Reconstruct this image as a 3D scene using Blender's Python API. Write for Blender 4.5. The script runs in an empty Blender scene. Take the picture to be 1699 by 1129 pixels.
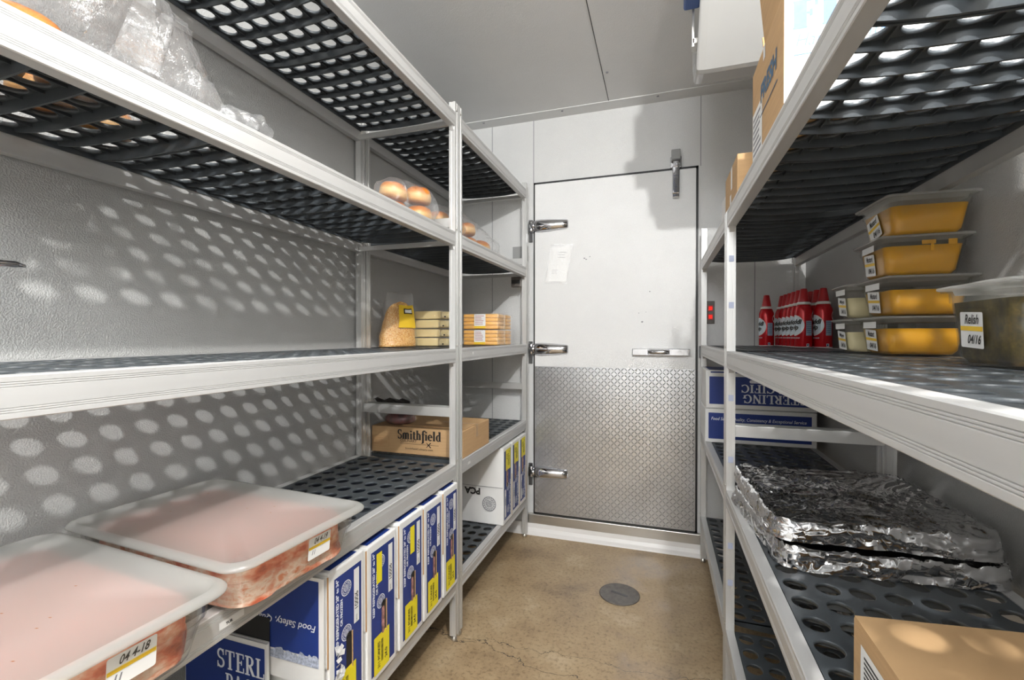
import bpy, bmesh, math, random
from mathutils import Matrix, Vector, noise as mnoise
random.seed(7)
SC = bpy.context.scene
COL = SC.collection
R = math.radians

# ------------------------------------------------------------------ camera, light, exposure
CAM_H = 1.2005
cd = bpy.data.cameras.new('camera'); cam = bpy.data.objects.new('camera', cd); COL.objects.link(cam)
cd.sensor_fit = 'HORIZONTAL'; cd.sensor_width = 36.0; cd.lens = 758.7 / 1699 * 36.0
cd.clip_start = 0.02
cam.location = (0, 0, CAM_H)
cam.rotation_euler = (R(90 - 0.503), 0, R(18.04))
SC.camera = cam

wd = bpy.data.worlds.new('world'); SC.world = wd; wd.use_nodes = True
wd.node_tree.nodes['Background'].inputs[0].default_value = (1, 1, 1, 1)
wd.node_tree.nodes['Background'].inputs[1].default_value = 0.05

def point_light(name, loc, power, radius, color=(1, .97, .92)):
    l = bpy.data.lights.new(name, 'POINT'); l.energy = power; l.shadow_soft_size = radius; l.color = color
    o = bpy.data.objects.new(name, l); COL.objects.link(o); o.location = loc
    return o
LAMP = (0.30, 0.035, 2.43)
FILL_LAMP = (-0.20, -0.95, 2.25)
point_light('lamp_over_rack', LAMP, 82, 0.022, (1, .99, .97))
point_light('fill_lamp_at_rear', FILL_LAMP, 62, 0.28, (.95, .975, 1))  # added soft fill behind the camera, lifts the shaded sides

SC.view_settings.view_transform = 'Standard'; SC.view_settings.look = 'None'
SC.view_settings.gamma = 1; SC.view_settings.use_curve_mapping = False
SC.view_settings.exposure = 0.63

# ------------------------------------------------------------------ materials
def new_mat(name):
    m = bpy.data.materials.new(name); m.use_nodes = True
    nt = m.node_tree
    for n in list(nt.nodes): nt.nodes.remove(n)
    out = nt.nodes.new('ShaderNodeOutputMaterial')
    return m, nt, out
def N(nt, typ, **kw):
    n = nt.nodes.new('ShaderNode' + typ)
    for k, v in kw.items():
        if hasattr(n, k) and k not in ('inputs',): setattr(n, k, v)
        else: n.inputs[k].default_value = v
    return n
def c4(c): return (c[0], c[1], c[2], 1)
def coords(nt, kind='Object', scale=(1, 1, 1)):
    tc = nt.nodes.new('ShaderNodeTexCoord'); mp = nt.nodes.new('ShaderNodeMapping')
    mp.inputs['Scale'].default_value = scale
    nt.links.new(tc.outputs[kind], mp.inputs['Vector']); return mp.outputs[0]
def noise_fac(nt, vec, scale, detail=4, rough=.55):
    n = nt.nodes.new('ShaderNodeTexNoise'); n.inputs['Scale'].default_value = scale
    n.inputs['Detail'].default_value = detail; n.inputs['Roughness'].default_value = rough
    nt.links.new(vec, n.inputs['Vector']); return n.outputs['Fac']
def ramp(nt, fac, stops):
    r = nt.nodes.new('ShaderNodeValToRGB'); e = r.color_ramp.elements
    while len(e) < len(stops): e.new(.5)
    for i, (p, c) in enumerate(stops): e[i].position = p; e[i].color = c4(c)
    nt.links.new(fac, r.inputs[0]); return r.outputs[0]
def mat(name, col, rough=.5, metal=0, var=.0, vscale=6, bump=0, bscale=60, bdetail=2, stretch=(1, 1, 1), spec=.5, sub=0, aniso=0):
    m, nt, out = new_mat(name)
    b = N(nt, 'BsdfPrincipled'); b.inputs['Roughness'].default_value = rough; b.inputs['Metallic'].default_value = metal
    b.inputs['Specular IOR Level'].default_value = spec
    nt.links.new(b.outputs[0], out.inputs[0])
    v = coords(nt, 'Object', stretch)
    f = noise_fac(nt, v, vscale)
    lo = tuple(max(0, x * (1 - var)) for x in col); hi = tuple(min(1, x * (1 + var)) for x in col)
    nt.links.new(ramp(nt, f, [(.3, lo), (.7, hi)]), b.inputs['Base Color'])
    if sub: b.inputs['Subsurface Weight'].default_value = sub; b.inputs['Subsurface Radius'].default_value = (.02, .012, .006)
    if bump:
        bp = N(nt, 'Bump'); bp.inputs['Strength'].default_value = bump; bp.inputs['Distance'].default_value = .004
        nt.links.new(noise_fac(nt, v, bscale, bdetail), bp.inputs['Height']); nt.links.new(bp.outputs[0], b.inputs['Normal'])
    return m
M = {}
def stucco(name, col, rough=.42, metal=.0, strength=.55, dirt=.06):
    """embossed stucco sheet of a cold room panel"""
    m, nt, out = new_mat(name)
    b = N(nt, 'BsdfPrincipled'); b.inputs['Metallic'].default_value = metal
    nt.links.new(b.outputs[0], out.inputs[0])
    v = coords(nt, 'Object')
    f1 = noise_fac(nt, v, 2.3, 5, .6)
    nt.links.new(ramp(nt, f1, [(.3, tuple(x * (1 - dirt) for x in col)), (.65, col)]), b.inputs['Base Color'])
    b.inputs['Roughness'].default_value = rough
    h = noise_fac(nt, v, 290, 1.5, .5)
    r = ramp(nt, h, [(.42, (0, 0, 0)), (.6, (1, 1, 1))])
    bp = N(nt, 'Bump'); bp.inputs['Strength'].default_value = strength; bp.inputs['Distance'].default_value = .0016
    nt.links.new(r, bp.inputs['Height']); nt.links.new(bp.outputs[0], b.inputs['Normal'])
    return m
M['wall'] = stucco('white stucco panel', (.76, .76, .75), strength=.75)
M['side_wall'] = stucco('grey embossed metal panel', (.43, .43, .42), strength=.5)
M['ceiling'] = stucco('grey ceiling panel', (.74, .74, .73), strength=.3)
M['door'] = stucco('white door panel', (.82, .82, .815), strength=.6)
M['alu'] = mat('anodised aluminium', (.62, .615, .60), .38, .50, .05, 3, .05, 300, 2, (1, 1, 1))
M['alu_rail'] = mat('extruded aluminium rail', (.575, .57, .56), .46, .40, .04, 30, 0, 90, 2, (1, .03, 1))
M['steel'] = mat('brushed steel', (.62, .60, .56), .3, .9, .12, 12, .08, 80, 2, (.1, 1, 1))
M['chrome'] = mat('polished chrome', (.62, .62, .64), .08, 1, .04, 8, .12, 25)
M['plate'] = mat('aluminium tread plate', (.62, .63, .65), .30, .92, .10, 4, .06, 50)
M['mat'] = mat('dark grey plastic shelf plate', (.052, .060, .067), .38, 0, .25, 9, .05, 400, 2, spec=.55)
M['black'] = mat('black rubber', (.012, .012, .012), .5)
M['cardboard'] = mat('brown cardboard', (.50, .315, .155), .8, 0, .07, 9, .04, 30, 3, (1, 1, 12))
M['card_in'] = mat('brown cardboard inside', (.44, .25, .11), .85, 0, .08, 9)
M['white_card'] = mat('white coated cardboard', (.76, .755, .74), .6, 0, .03, 7)
M['blue'] = mat('blue printed cardboard', (.012, .035, .20), .45, 0, .08, 9)
M['navy'] = mat('dark blue ink', (.01, .03, .12), .5)
M['fadeblue'] = mat('pale blue ink', (.09, .21, .46), .6, 0, .12, 60)
M['dullblue'] = mat('grey blue ink', (.06, .13, .22), .6, 0, .2, 60)
M['ink'] = mat('black ink', (.02, .018, .016), .6)
M['greyink'] = mat('grey ink', (.25, .25, .27), .6)
M['white'] = mat('white paper', (.80, .80, .785), .6, 0, .02)
M['whiteink'] = mat('white ink', (.80, .82, .86), .5)
M['yellow'] = mat('yellow label', (.80, .68, .02), .5, 0, .04)
M['amber'] = mat('amber label stripe', (.85, .55, .03), .5)
M['red'] = mat('glossy red can', (.50, .006, .012), .22, .25, .05)
M['redcap'] = mat('red plastic cap', (.46, .012, .018), .3)
M['canwhite'] = mat('pale blue white can print', (.66, .74, .80), .3, .1, .06, 30)
M['caninfo'] = mat('grey blue can print', (.28, .36, .46), .35, .1)
M['lidwhite'] = mat('white plastic collar', (.8, .78, .76), .4)
M['evap'] = mat('white moulded plastic', (.40, .40, .39), .3, 0, .03, 3)
M['bluebox'] = mat('blue painted housing', (.035, .09, .30), .4)
M['iron'] = mat('cast iron', (.14, .125, .112), .55, .5, .3, 40, .3, 160)
M['greyplastic'] = mat('grey plastic', (.30, .30, .29), .5)
M['foil'] = None
M['mustard'] = mat('yellow mustard', (.76, .37, .002), .32, 0, .04, 5, sub=0)
M['mayo'] = mat('pale mayonnaise', (.90, .80, .50), .4, 0, .06, 6)
M['butter'] = mat('pale cheese', (.82, .66, .32), .45, 0, .06, 8)
M['orange_cheese'] = mat('orange sliced cheese', (.84, .44, .07), .45, 0, .1, 14)
M['torn'] = mat('torn white paper', (.72, .72, .72), .9, 0, .08, 80, .4, 120)
M['fray'] = mat('scuffed blue paper', (.38, .42, .52), .9, 0, .45, 160)

def mk_relish():
    m, nt, out = new_mat('green relish'); b = N(nt, 'BsdfPrincipled'); b.inputs['Roughness'].default_value = .35
    nt.links.new(b.outputs[0], out.inputs[0])
    f = noise_fac(nt, coords(nt), 45, 6, .7)
    nt.links.new(ramp(nt, f, [(.34, (.030, .020, .003)), (.5, (.085, .060, .008)), (.70, (.22, .155, .03))]), b.inputs['Base Color'])
    return m
M['relish'] = mk_relish()
def mk_meat():
    m, nt, out = new_mat('raw pink meat'); b = N(nt, 'BsdfPrincipled'); b.inputs['Roughness'].default_value = .28
    nt.links.new(b.outputs[0], out.inputs[0])
    f = noise_fac(nt, coords(nt, 'Object', (1, 1, 1.8)), 13, 5, .62)
    nt.links.new(ramp(nt, f, [(.33, (.30, .035, .02)), (.43, (.62, .13, .06)), (.51, (.74, .34, .22)), (.60, (.84, .66, .54)), (.66, (.68, .22, .10)), (.75, (.50, .08, .04))]), b.inputs['Base Color'])
    bp = N(nt, 'Bump'); bp.inputs['Strength'].default_value = .5; bp.inputs['Distance'].default_value = .01
    nt.links.new(f, bp.inputs['Height']); nt.links.new(bp.outputs[0], b.inputs['Normal'])
    return m
M['meat'] = mk_meat()
M['hole_meat'] = mat('pink meat', (.34, .17, .16), .3, 0, .9, 55)
def mk_shred():
    m, nt, out = new_mat('shredded cheese'); b = N(nt, 'BsdfPrincipled'); b.inputs['Roughness'].default_value = .5
    nt.links.new(b.outputs[0], out.inputs[0])
    f = noise_fac(nt, coords(nt, 'Object', (1, 1, 2.2)), 150, 2, .6)
    nt.links.new(ramp(nt, f, [(.35, (.62, .22, .02)), (.5, (.85, .44, .08)), (.66, (.90, .66, .30))]), b.inputs['Base Color'])
    bp = N(nt, 'Bump'); bp.inputs['Strength'].default_value = .8; bp.inputs['Distance'].default_value = .004
    nt.links.new(f, bp.inputs['Height']); nt.links.new(bp.outputs[0], b.inputs['Normal'])
    return m
M['shred'] = mk_shred()
def mk_bun():
    m, nt, out = new_mat('golden bun crust'); b = N(nt, 'BsdfPrincipled'); b.inputs['Roughness'].default_value = .4
    nt.links.new(b.outputs[0], out.inputs[0])
    tc = nt.nodes.new('ShaderNodeTexCoord'); sp = nt.nodes.new('ShaderNodeSeparateXYZ')
    nt.links.new(tc.outputs['Generated'], sp.inputs[0])
    nz = noise_fac(nt, tc.outputs['Object'], 22, 3)
    a = N(nt, 'Math', operation='MULTIPLY_ADD'); nt.links.new(nz, a.inputs[0]); a.inputs[1].default_value = .22; nt.links.new(sp.outputs[2], a.inputs[2])
    nt.links.new(ramp(nt, a.outputs[0], [(.10, (.34, .12, .02)), (.30, (.70, .40, .14)), (.56, (.74, .46, .18)), (.74, (.58, .20, .025)), (1, (.38, .10, .010))]), b.inputs['Base Color'])
    return m
M['bun'] = mk_bun()
def mk_floor():
    m, nt, out = new_mat('stained brown concrete'); b = N(nt, 'BsdfPrincipled')
    nt.links.new(b.outputs[0], out.inputs[0])
    v = coords(nt)
    f1 = noise_fac(nt, v, 3.4, 10, .68); f2 = noise_fac(nt, v, 70, 4, .7)
    c1 = ramp(nt, f1, [(.34, (.23, .155, .085)), (.47, (.36, .255, .145)), (.56, (.40, .295, .175)), (.70, (.52, .41, .28))])
    c2 = ramp(nt, f2, [(.34, (.48, .45, .40)), (.50, (1, 1, 1)), (.72, (1.0, 1.0, 1.0))])
    mx = N(nt, 'Mix', data_type='RGBA', blend_type='MULTIPLY'); mx.inputs[0].default_value = .75
    nt.links.new(c1, mx.inputs[6]); nt.links.new(c2, mx.inputs[7])
    # hairline cracks following two wandering lines across the aisle
    sp = nt.nodes.new('ShaderNodeSeparateXYZ'); nt.links.new(v, sp.inputs[0])
    wob = noise_fac(nt, v, 5.5, 6, .6)
    cur = mx.outputs[2]
    for y0, slope, amp in ((1.545, -.13, .22), (1.70, .06, .16)):
        a = N(nt, 'Math', operation='MULTIPLY_ADD'); nt.links.new(sp.outputs[0], a.inputs[0]); a.inputs[1].default_value = -slope; nt.links.new(sp.outputs[1], a.inputs[2])
        w = N(nt, 'Math', operation='MULTIPLY_ADD'); nt.links.new(wob, w.inputs[0]); w.inputs[1].default_value = amp; nt.links.new(a.outputs[0], w.inputs[2])
        d = N(nt, 'Math', operation='SUBTRACT'); nt.links.new(w.outputs[0], d.inputs[0]); d.inputs[1].default_value = y0 + amp * .5
        ab = N(nt, 'Math', operation='ABSOLUTE'); nt.links.new(d.outputs[0], ab.inputs[0])
        lt = N(nt, 'Math', operation='LESS_THAN'); nt.links.new(ab.outputs[0], lt.inputs[0]); lt.inputs[1].default_value = .0016 if amp > .2 else .001
        mm = N(nt, 'Mix', data_type='RGBA'); nt.links.new(lt.outputs[0], mm.inputs[0]); nt.links.new(cur, mm.inputs[6]); mm.inputs[7].default_value = (.055, .04, .025, 1)
        cur = mm.outputs[2]
    nt.links.new(cur, b.inputs['Base Color'])
    nt.links.new(ramp(nt, f1, [(.3, (.30, .30, .30)), (.7, (.62, .62, .62))]), b.inputs['Roughness'])
    bp = N(nt, 'Bump'); bp.inputs['Strength'].default_value = .25; bp.inputs['Distance'].default_value = .004
    nt.links.new(f2, bp.inputs['Height']); nt.links.new(bp.outputs[0], b.inputs['Normal'])
    return m
M['floor'] = mk_floor()
def mk_foil():
    m, nt, out = new_mat('crinkled foil'); b = N(nt, 'BsdfPrincipled'); b.inputs['Metallic'].default_value = 1; b.inputs['Roughness'].default_value = .13
    b.inputs['Base Color'].default_value = (.72, .72, .73, 1)
    nt.links.new(b.outputs[0], out.inputs[0])
    v = coords(nt)
    nz = nt.nodes.new('ShaderNodeTexNoise'); nz.inputs['Scale'].default_value = 9; nz.inputs['Detail'].default_value = 3
    nt.links.new(v, nz.inputs['Vector'])
    mx = N(nt, 'Mix', data_type='RGBA'); mx.inputs[0].default_value = .12; nt.links.new(v, mx.inputs[6]); nt.links.new(nz.outputs['Color'], mx.inputs[7])
    vo = nt.nodes.new('ShaderNodeTexVoronoi'); vo.inputs['Scale'].default_value = 42; vo.feature = 'DISTANCE_TO_EDGE'
    nt.links.new(mx.outputs[2], vo.inputs['Vector'])
    r = ramp(nt, vo.outputs['Distance'], [(0, (1, 1, 1)), (.10, (.25, .25, .25)), (.4, (0, 0, 0))])
    bp = N(nt, 'Bump'); bp.inputs['Strength'].default_value = .16; bp.inputs['Distance'].default_value = .003
    nt.links.new(r, bp.inputs['Height'])
    bp2 = N(nt, 'Bump'); bp2.inputs['Strength'].default_value = .5; bp2.inputs['Distance'].default_value = .012
    nt.links.new(nz.outputs['Fac'], bp2.inputs['Height']); nt.links.new(bp.outputs[0], bp2.inputs['Normal'])
    nt.links.new(bp2.outputs[0], b.inputs['Normal'])
    return m
M['foil'] = mk_foil()
def mk_film(name, tint=(1, 1, 1), base=.10, gloss=.35, bscale=30, haze=.05, bstr=.8):
    """thin clear plastic film: mostly see-through, with crinkled glints"""
    m, nt, out = new_mat(name)
    tr = N(nt, 'BsdfTransparent'); tr.inputs[0].default_value = c4(tint)
    gl = N(nt, 'BsdfGlossy'); gl.inputs['Roughness'].default_value = .12; gl.inputs[0].default_value = (1, 1, 1, 1)
    df = N(nt, 'BsdfDiffuse'); df.inputs[0].default_value = (.85, .85, .85, 1)
    v = coords(nt)
    f = noise_fac(nt, v, bscale, 4, .6)
    bp = N(nt, 'Bump'); bp.inputs['Strength'].default_value = bstr; bp.inputs['Distance'].default_value = .01
    nt.links.new(f, bp.inputs['Height']); nt.links.new(bp.outputs[0], gl.inputs['Normal'])
    lw = N(nt, 'LayerWeight'); lw.inputs['Blend'].default_value = .5; nt.links.new(bp.outputs[0], lw.inputs['Normal'])
    pw = N(nt, 'Math', operation='POWER'); nt.links.new(lw.outputs['Facing'], pw.inputs[0]); pw.inputs[1].default_value = 3.5
    a = N(nt, 'Math', operation='MULTIPLY_ADD'); nt.links.new(pw.outputs[0], a.inputs[0]); a.inputs[1].default_value = gloss; a.inputs[2].default_value = base; a.use_clamp = True
    m1 = N(nt, 'MixShader'); m1.inputs[0].default_value = haze; nt.links.new(tr.outputs[0], m1.inputs[1]); nt.links.new(df.outputs[0], m1.inputs[2])
    m2 = N(nt, 'MixShader'); nt.links.new(a.outputs[0], m2.inputs[0]); nt.links.new(m1.outputs[0], m2.inputs[1]); nt.links.new(gl.outputs[0], m2.inputs[2])
    nt.links.new(m2.outputs[0], out.inputs[0])
    return m
M['film'] = mk_film('clear plastic film', base=.10, gloss=.45, haze=.07, bscale=55)
M['pouch'] = mk_film('clear cheese wrap', base=.07, gloss=.4, haze=.05, bscale=60)
def mk_frost(name, tint, clear, rough=.25, glossf=.06):
    """translucent plastic of food boxes: part see-through, part milky"""
    m, nt, out = new_mat(name)
    tr = N(nt, 'BsdfTransparent'); tr.inputs[0].default_value = (.97, .97, .96, 1)
    df = N(nt, 'BsdfDiffuse'); df.inputs[0].default_value = c4(tint)
    tl = N(nt, 'BsdfTranslucent'); tl.inputs[0].default_value = c4(tint)
    gl = N(nt, 'BsdfGlossy'); gl.inputs['Roughness'].default_value = rough
    a = N(nt, 'MixShader'); a.inputs[0].default_value = .5; nt.links.new(df.outputs[0], a.inputs[1]); nt.links.new(tl.outputs[0], a.inputs[2])
    b = N(nt, 'MixShader'); b.inputs[0].default_value = clear; nt.links.new(a.outputs[0], b.inputs[1]); nt.links.new(tr.outputs[0], b.inputs[2])
    lw = N(nt, 'LayerWeight'); lw.inputs['Blend'].default_value = .5
    pw = N(nt, 'Math', operation='POWER'); nt.links.new(lw.outputs['Facing'], pw.inputs[0]); pw.inputs[1].default_value = 4
    fr = N(nt, 'Math', operation='MULTIPLY_ADD'); nt.links.new(pw.outputs[0], fr.inputs[0]); fr.inputs[1].default_value = .35; fr.inputs[2].default_value = .035
    c = N(nt, 'MixShader'); nt.links.new(fr.outputs[0], c.inputs[0]); nt.links.new(b.outputs[0], c.inputs[1]); nt.links.new(gl.outputs[0], c.inputs[2])
    nt.links.new(c.outputs[0], out.inputs[0])
    return m
M['lid'] = mk_frost('frosted lid plastic', (.74, .735, .71), .58)
M['pan'] = mk_frost('clear pan plastic', (.75, .74, .70), .955, .15)
M['milky'] = mk_frost('milky pan plastic', (.80, .77, .68), .45, .2)
def mk_emit(name, col, s):
    m, nt, out = new_mat(name); e = N(nt, 'Emission'); e.inputs[0].default_value = c4(col); e.inputs[1].default_value = s
    nt.links.new(e.outputs[0], out.inputs[0]); return m
M['led'] = mk_emit('red indicator glow', (1, .03, .02), .8)

# ------------------------------------------------------------------ mesh helpers
class MB:
    def __init__(s): s.v = []; s.f = []; s.mi = []; s.sm = []
    def add(s, vs, fs, mi=0, smooth=False):
        o = len(s.v); s.v += [tuple(p) for p in vs]
        for f in fs: s.f.append(tuple(i + o for i in f)); s.mi.append(mi); s.sm.append(smooth)
    def box(s, x0, x1, y0, y1, z0, z1, mi=0):
        vs = [(x, y, z) for z in (z0, z1) for y in (y0, y1) for x in (x0, x1)]
        s.add(vs, [(0, 2, 3, 1), (4, 5, 7, 6), (0, 1, 5, 4), (2, 6, 7, 3), (0, 4, 6, 2), (1, 3, 7, 5)], mi)
        return s
    def prism(s, poly, f3, a, b, mi=0):
        """extrude a 2-D outline between a and b; f3(u, v, t) gives the 3-D point"""
        n = len(poly)
        vs = [f3(u, v, a) for u, v in poly] + [f3(u, v, b) for u, v in poly]
        fs = [(i, (i + 1) % n, n + (i + 1) % n, n + i) for i in range(n)]
        fs += [tuple(range(n - 1, -1, -1)), tuple(range(n, 2 * n))]
        s.add(vs, fs, mi); return s
    def lathe(s, prof, n=24, c=(0, 0, 0), mi=0, smooth=True, a0=0, a1=2 * math.pi, axis='z'):
        vs = []
        for r, z in prof:
            for i in range(n):
                a = 2 * math.pi * i / n; p = (r * math.cos(a), r * math.sin(a), z)
                if axis == 'y': p = (p[0], p[2], p[1])
                if axis == 'x': p = (p[2], p[0], p[1])
                vs.append((p[0] + c[0], p[1] + c[1], p[2] + c[2]))
        fs = [(j * n + i, j * n + (i + 1) % n, (j + 1) * n + (i + 1) % n, (j + 1) * n + i) for j in range(len(prof) - 1) for i in range(n)]
        s.add(vs, fs, mi, smooth)
        s.add(vs[:n], [tuple(range(n - 1, -1, -1))], mi); s.add(vs[-n:], [tuple(range(n))], mi)
        return s
    def tube(s, pts, r, n=8, mi=0):
        pts = [Vector(p) for p in pts]; rings = []
        for i, p in enumerate(pts):
            d = (pts[min(i + 1, len(pts) - 1)] - pts[max(i - 1, 0)]).normalized()
            u = d.orthogonal().normalized(); w = d.cross(u)
            rr = r[i] if isinstance(r, (list, tuple)) else r
            rings.append([p + rr * (math.cos(2 * math.pi * k / n) * u + math.sin(2 * math.pi * k / n) * w) for k in range(n)])
        s.loft(rings, mi); return s
    def loft(s, rings, mi=0, smooth=True, caps=(True, True)):
        n = len(rings[0]); vs = [p for r in rings for p in r]
        fs = [(j * n + i, j * n + (i + 1) % n, (j + 1) * n + (i + 1) % n, (j + 1) * n + i) for j in range(len(rings) - 1) for i in range(n)]
        s.add(vs, fs, mi, smooth)
        if caps[0]: s.add(rings[0], [tuple(range(n - 1, -1, -1))], mi)
        if caps[1]: s.add(rings[-1], [tuple(range(n))], mi)
        return s
    def build(s, name, mats, parent=None, bevel=0, label=None, loc=None, fix=True, segs=2):
        me = bpy.data.meshes.new(name); me.from_pydata(s.v, [], s.f)
        if not isinstance(mats, (list, tuple)): mats = [mats]
        for m in mats: me.materials.append(m)
        me.polygons.foreach_set('material_index', s.mi); me.polygons.foreach_set('use_smooth', s.sm)
        if fix:
            bm = bmesh.new(); bm.from_mesh(me)
            bmesh.ops.remove_doubles(bm, verts=bm.verts, dist=1e-6)
            bmesh.ops.recalc_face_normals(bm, faces=bm.faces); bm.to_mesh(me); bm.free()
        me.update()
        o = bpy.data.objects.new(name, me); COL.objects.link(o)
        if parent: o.parent = parent
        if loc: o.location = loc
        if label: o['label'] = label
        if bevel:
            b = o.modifiers.new('bevel', 'BEVEL'); b.width = bevel; b.segments = segs; b.limit_method = 'ANGLE'; b.angle_limit = R(40)
        return o
def tag(o, label=None, cat=None, group=None, kind=None):
    if label: o['label'] = label
    if cat: o['category'] = cat
    if group: o['group'] = group
    if kind: o['kind'] = kind
    return o
def thing(name, label, cat, loc=(0, 0, 0), rotz=0, group=None):
    o = bpy.data.objects.new(name, None); COL.objects.link(o); o.empty_display_size = .05
    o.location = loc; o.rotation_euler = (0, 0, rotz)
    return tag(o, label, cat, group)
KIDS = {}
def dup(root, loc, rotz=None, label=None, group=None):
    r = root.copy(); COL.objects.link(r); r.location = loc
    if rotz is not None: r.rotation_euler = (0, 0, rotz)
    if label: r['label'] = label
    if group: r['group'] = group
    for ch in list(root.children):
        c = ch.copy(); COL.objects.link(c); c.parent = r
        for g in list(ch.children):
            d = g.copy(); COL.objects.link(d); d.parent = c
    return r
def rrect(hx, hy, rad, z, n=6, c=(0, 0)):
    rad = min(rad, hx * .999, hy * .999); pts = []
    for k, (sx, sy) in enumerate(((1, 1), (-1, 1), (-1, -1), (1, -1))):
        for i in range(n + 1):
            a = R(90 * k + 90 * i / n)
            pts.append((c[0] + sx * (hx - rad) + rad * math.cos(a), c[1] + sy * (hy - rad) + rad * math.sin(a), z))
    return pts
def rshell(prof, n=6, mi=0, caps=(False, False), mb=None):
    mb = mb or MB(); mb.loft([rrect(hx, hy, r, z, n) for hx, hy, r, z in prof], mi, True, caps); return mb

def text_mesh(s, size=1, bold=0, shear=0, align='CENTER'):
    cu = bpy.data.curves.new('t', 'FONT'); cu.body = s; cu.size = size; cu.align_x = align; cu.align_y = 'CENTER'
    cu.offset = bold; cu.shear = shear; cu.resolution_u = 3
    o = bpy.data.objects.new('t', cu); COL.objects.link(o)
    bpy.context.view_layer.update()
    me = bpy.data.meshes.new_from_object(o.evaluated_get(bpy.context.evaluated_depsgraph_get()))
    bpy.data.objects.remove(o); bpy.data.curves.remove(cu)
    return me
def place_mesh(me, m, parent, org, xd, yd, name='lettering', lift=.0006, fit=None, height=None):
    """put a flat mesh at org with text axes xd, yd (parent-local)"""
    xd = Vector(xd).normalized(); yd = Vector(yd).normalized(); nd = xd.cross(yd)
    xs = [v.co.x for v in me.vertices] or [0]; w = max(xs) - min(xs) or 1
    sx = fit / w if fit else 1
    ys = [v.co.y for v in me.vertices] or [0]; hh = max(ys) - min(ys) or 1
    sy = height / hh if height else (sx if fit and not height else 1)
    me.transform(Matrix.Diagonal((sx, sy, 1, 1)))
    me.materials.clear(); me.materials.append(m)
    o = bpy.data.objects.new(name, me); COL.objects.link(o); o.parent = parent
    mt = Matrix((xd, yd, nd)).transposed().to_4x4(); mt.translation = Vector(org) + nd * lift
    o.matrix_basis = mt
    return o
def text(s, m, parent, org, xd, yd, size=.02, bold=0, shear=0, align='CENTER', name='lettering', lift=.0008, fit=None, height=None):
    return place_mesh(text_mesh(s, size, bold, shear, align), m, parent, org, xd, yd, name, lift, fit, height)
def quad(m, parent, org, xd, yd, w, h, name='label', lift=.0005, rad=0, mi=None):
    mb = MB()
    if rad:
        p = rrect(w / 2, h / 2, rad, 0, 4); mb.add(p, [tuple(range(len(p)))])
    else: mb.add([(-w / 2, -h / 2, 0), (w / 2, -h / 2, 0), (w / 2, h / 2, 0), (-w / 2, h / 2, 0)], [(0, 1, 2, 3)])
    me = bpy.data.meshes.new(name); me.from_pydata(mb.v, [], mb.f)
    return place_mesh(me, m, parent, org, xd, yd, name, lift)
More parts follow.
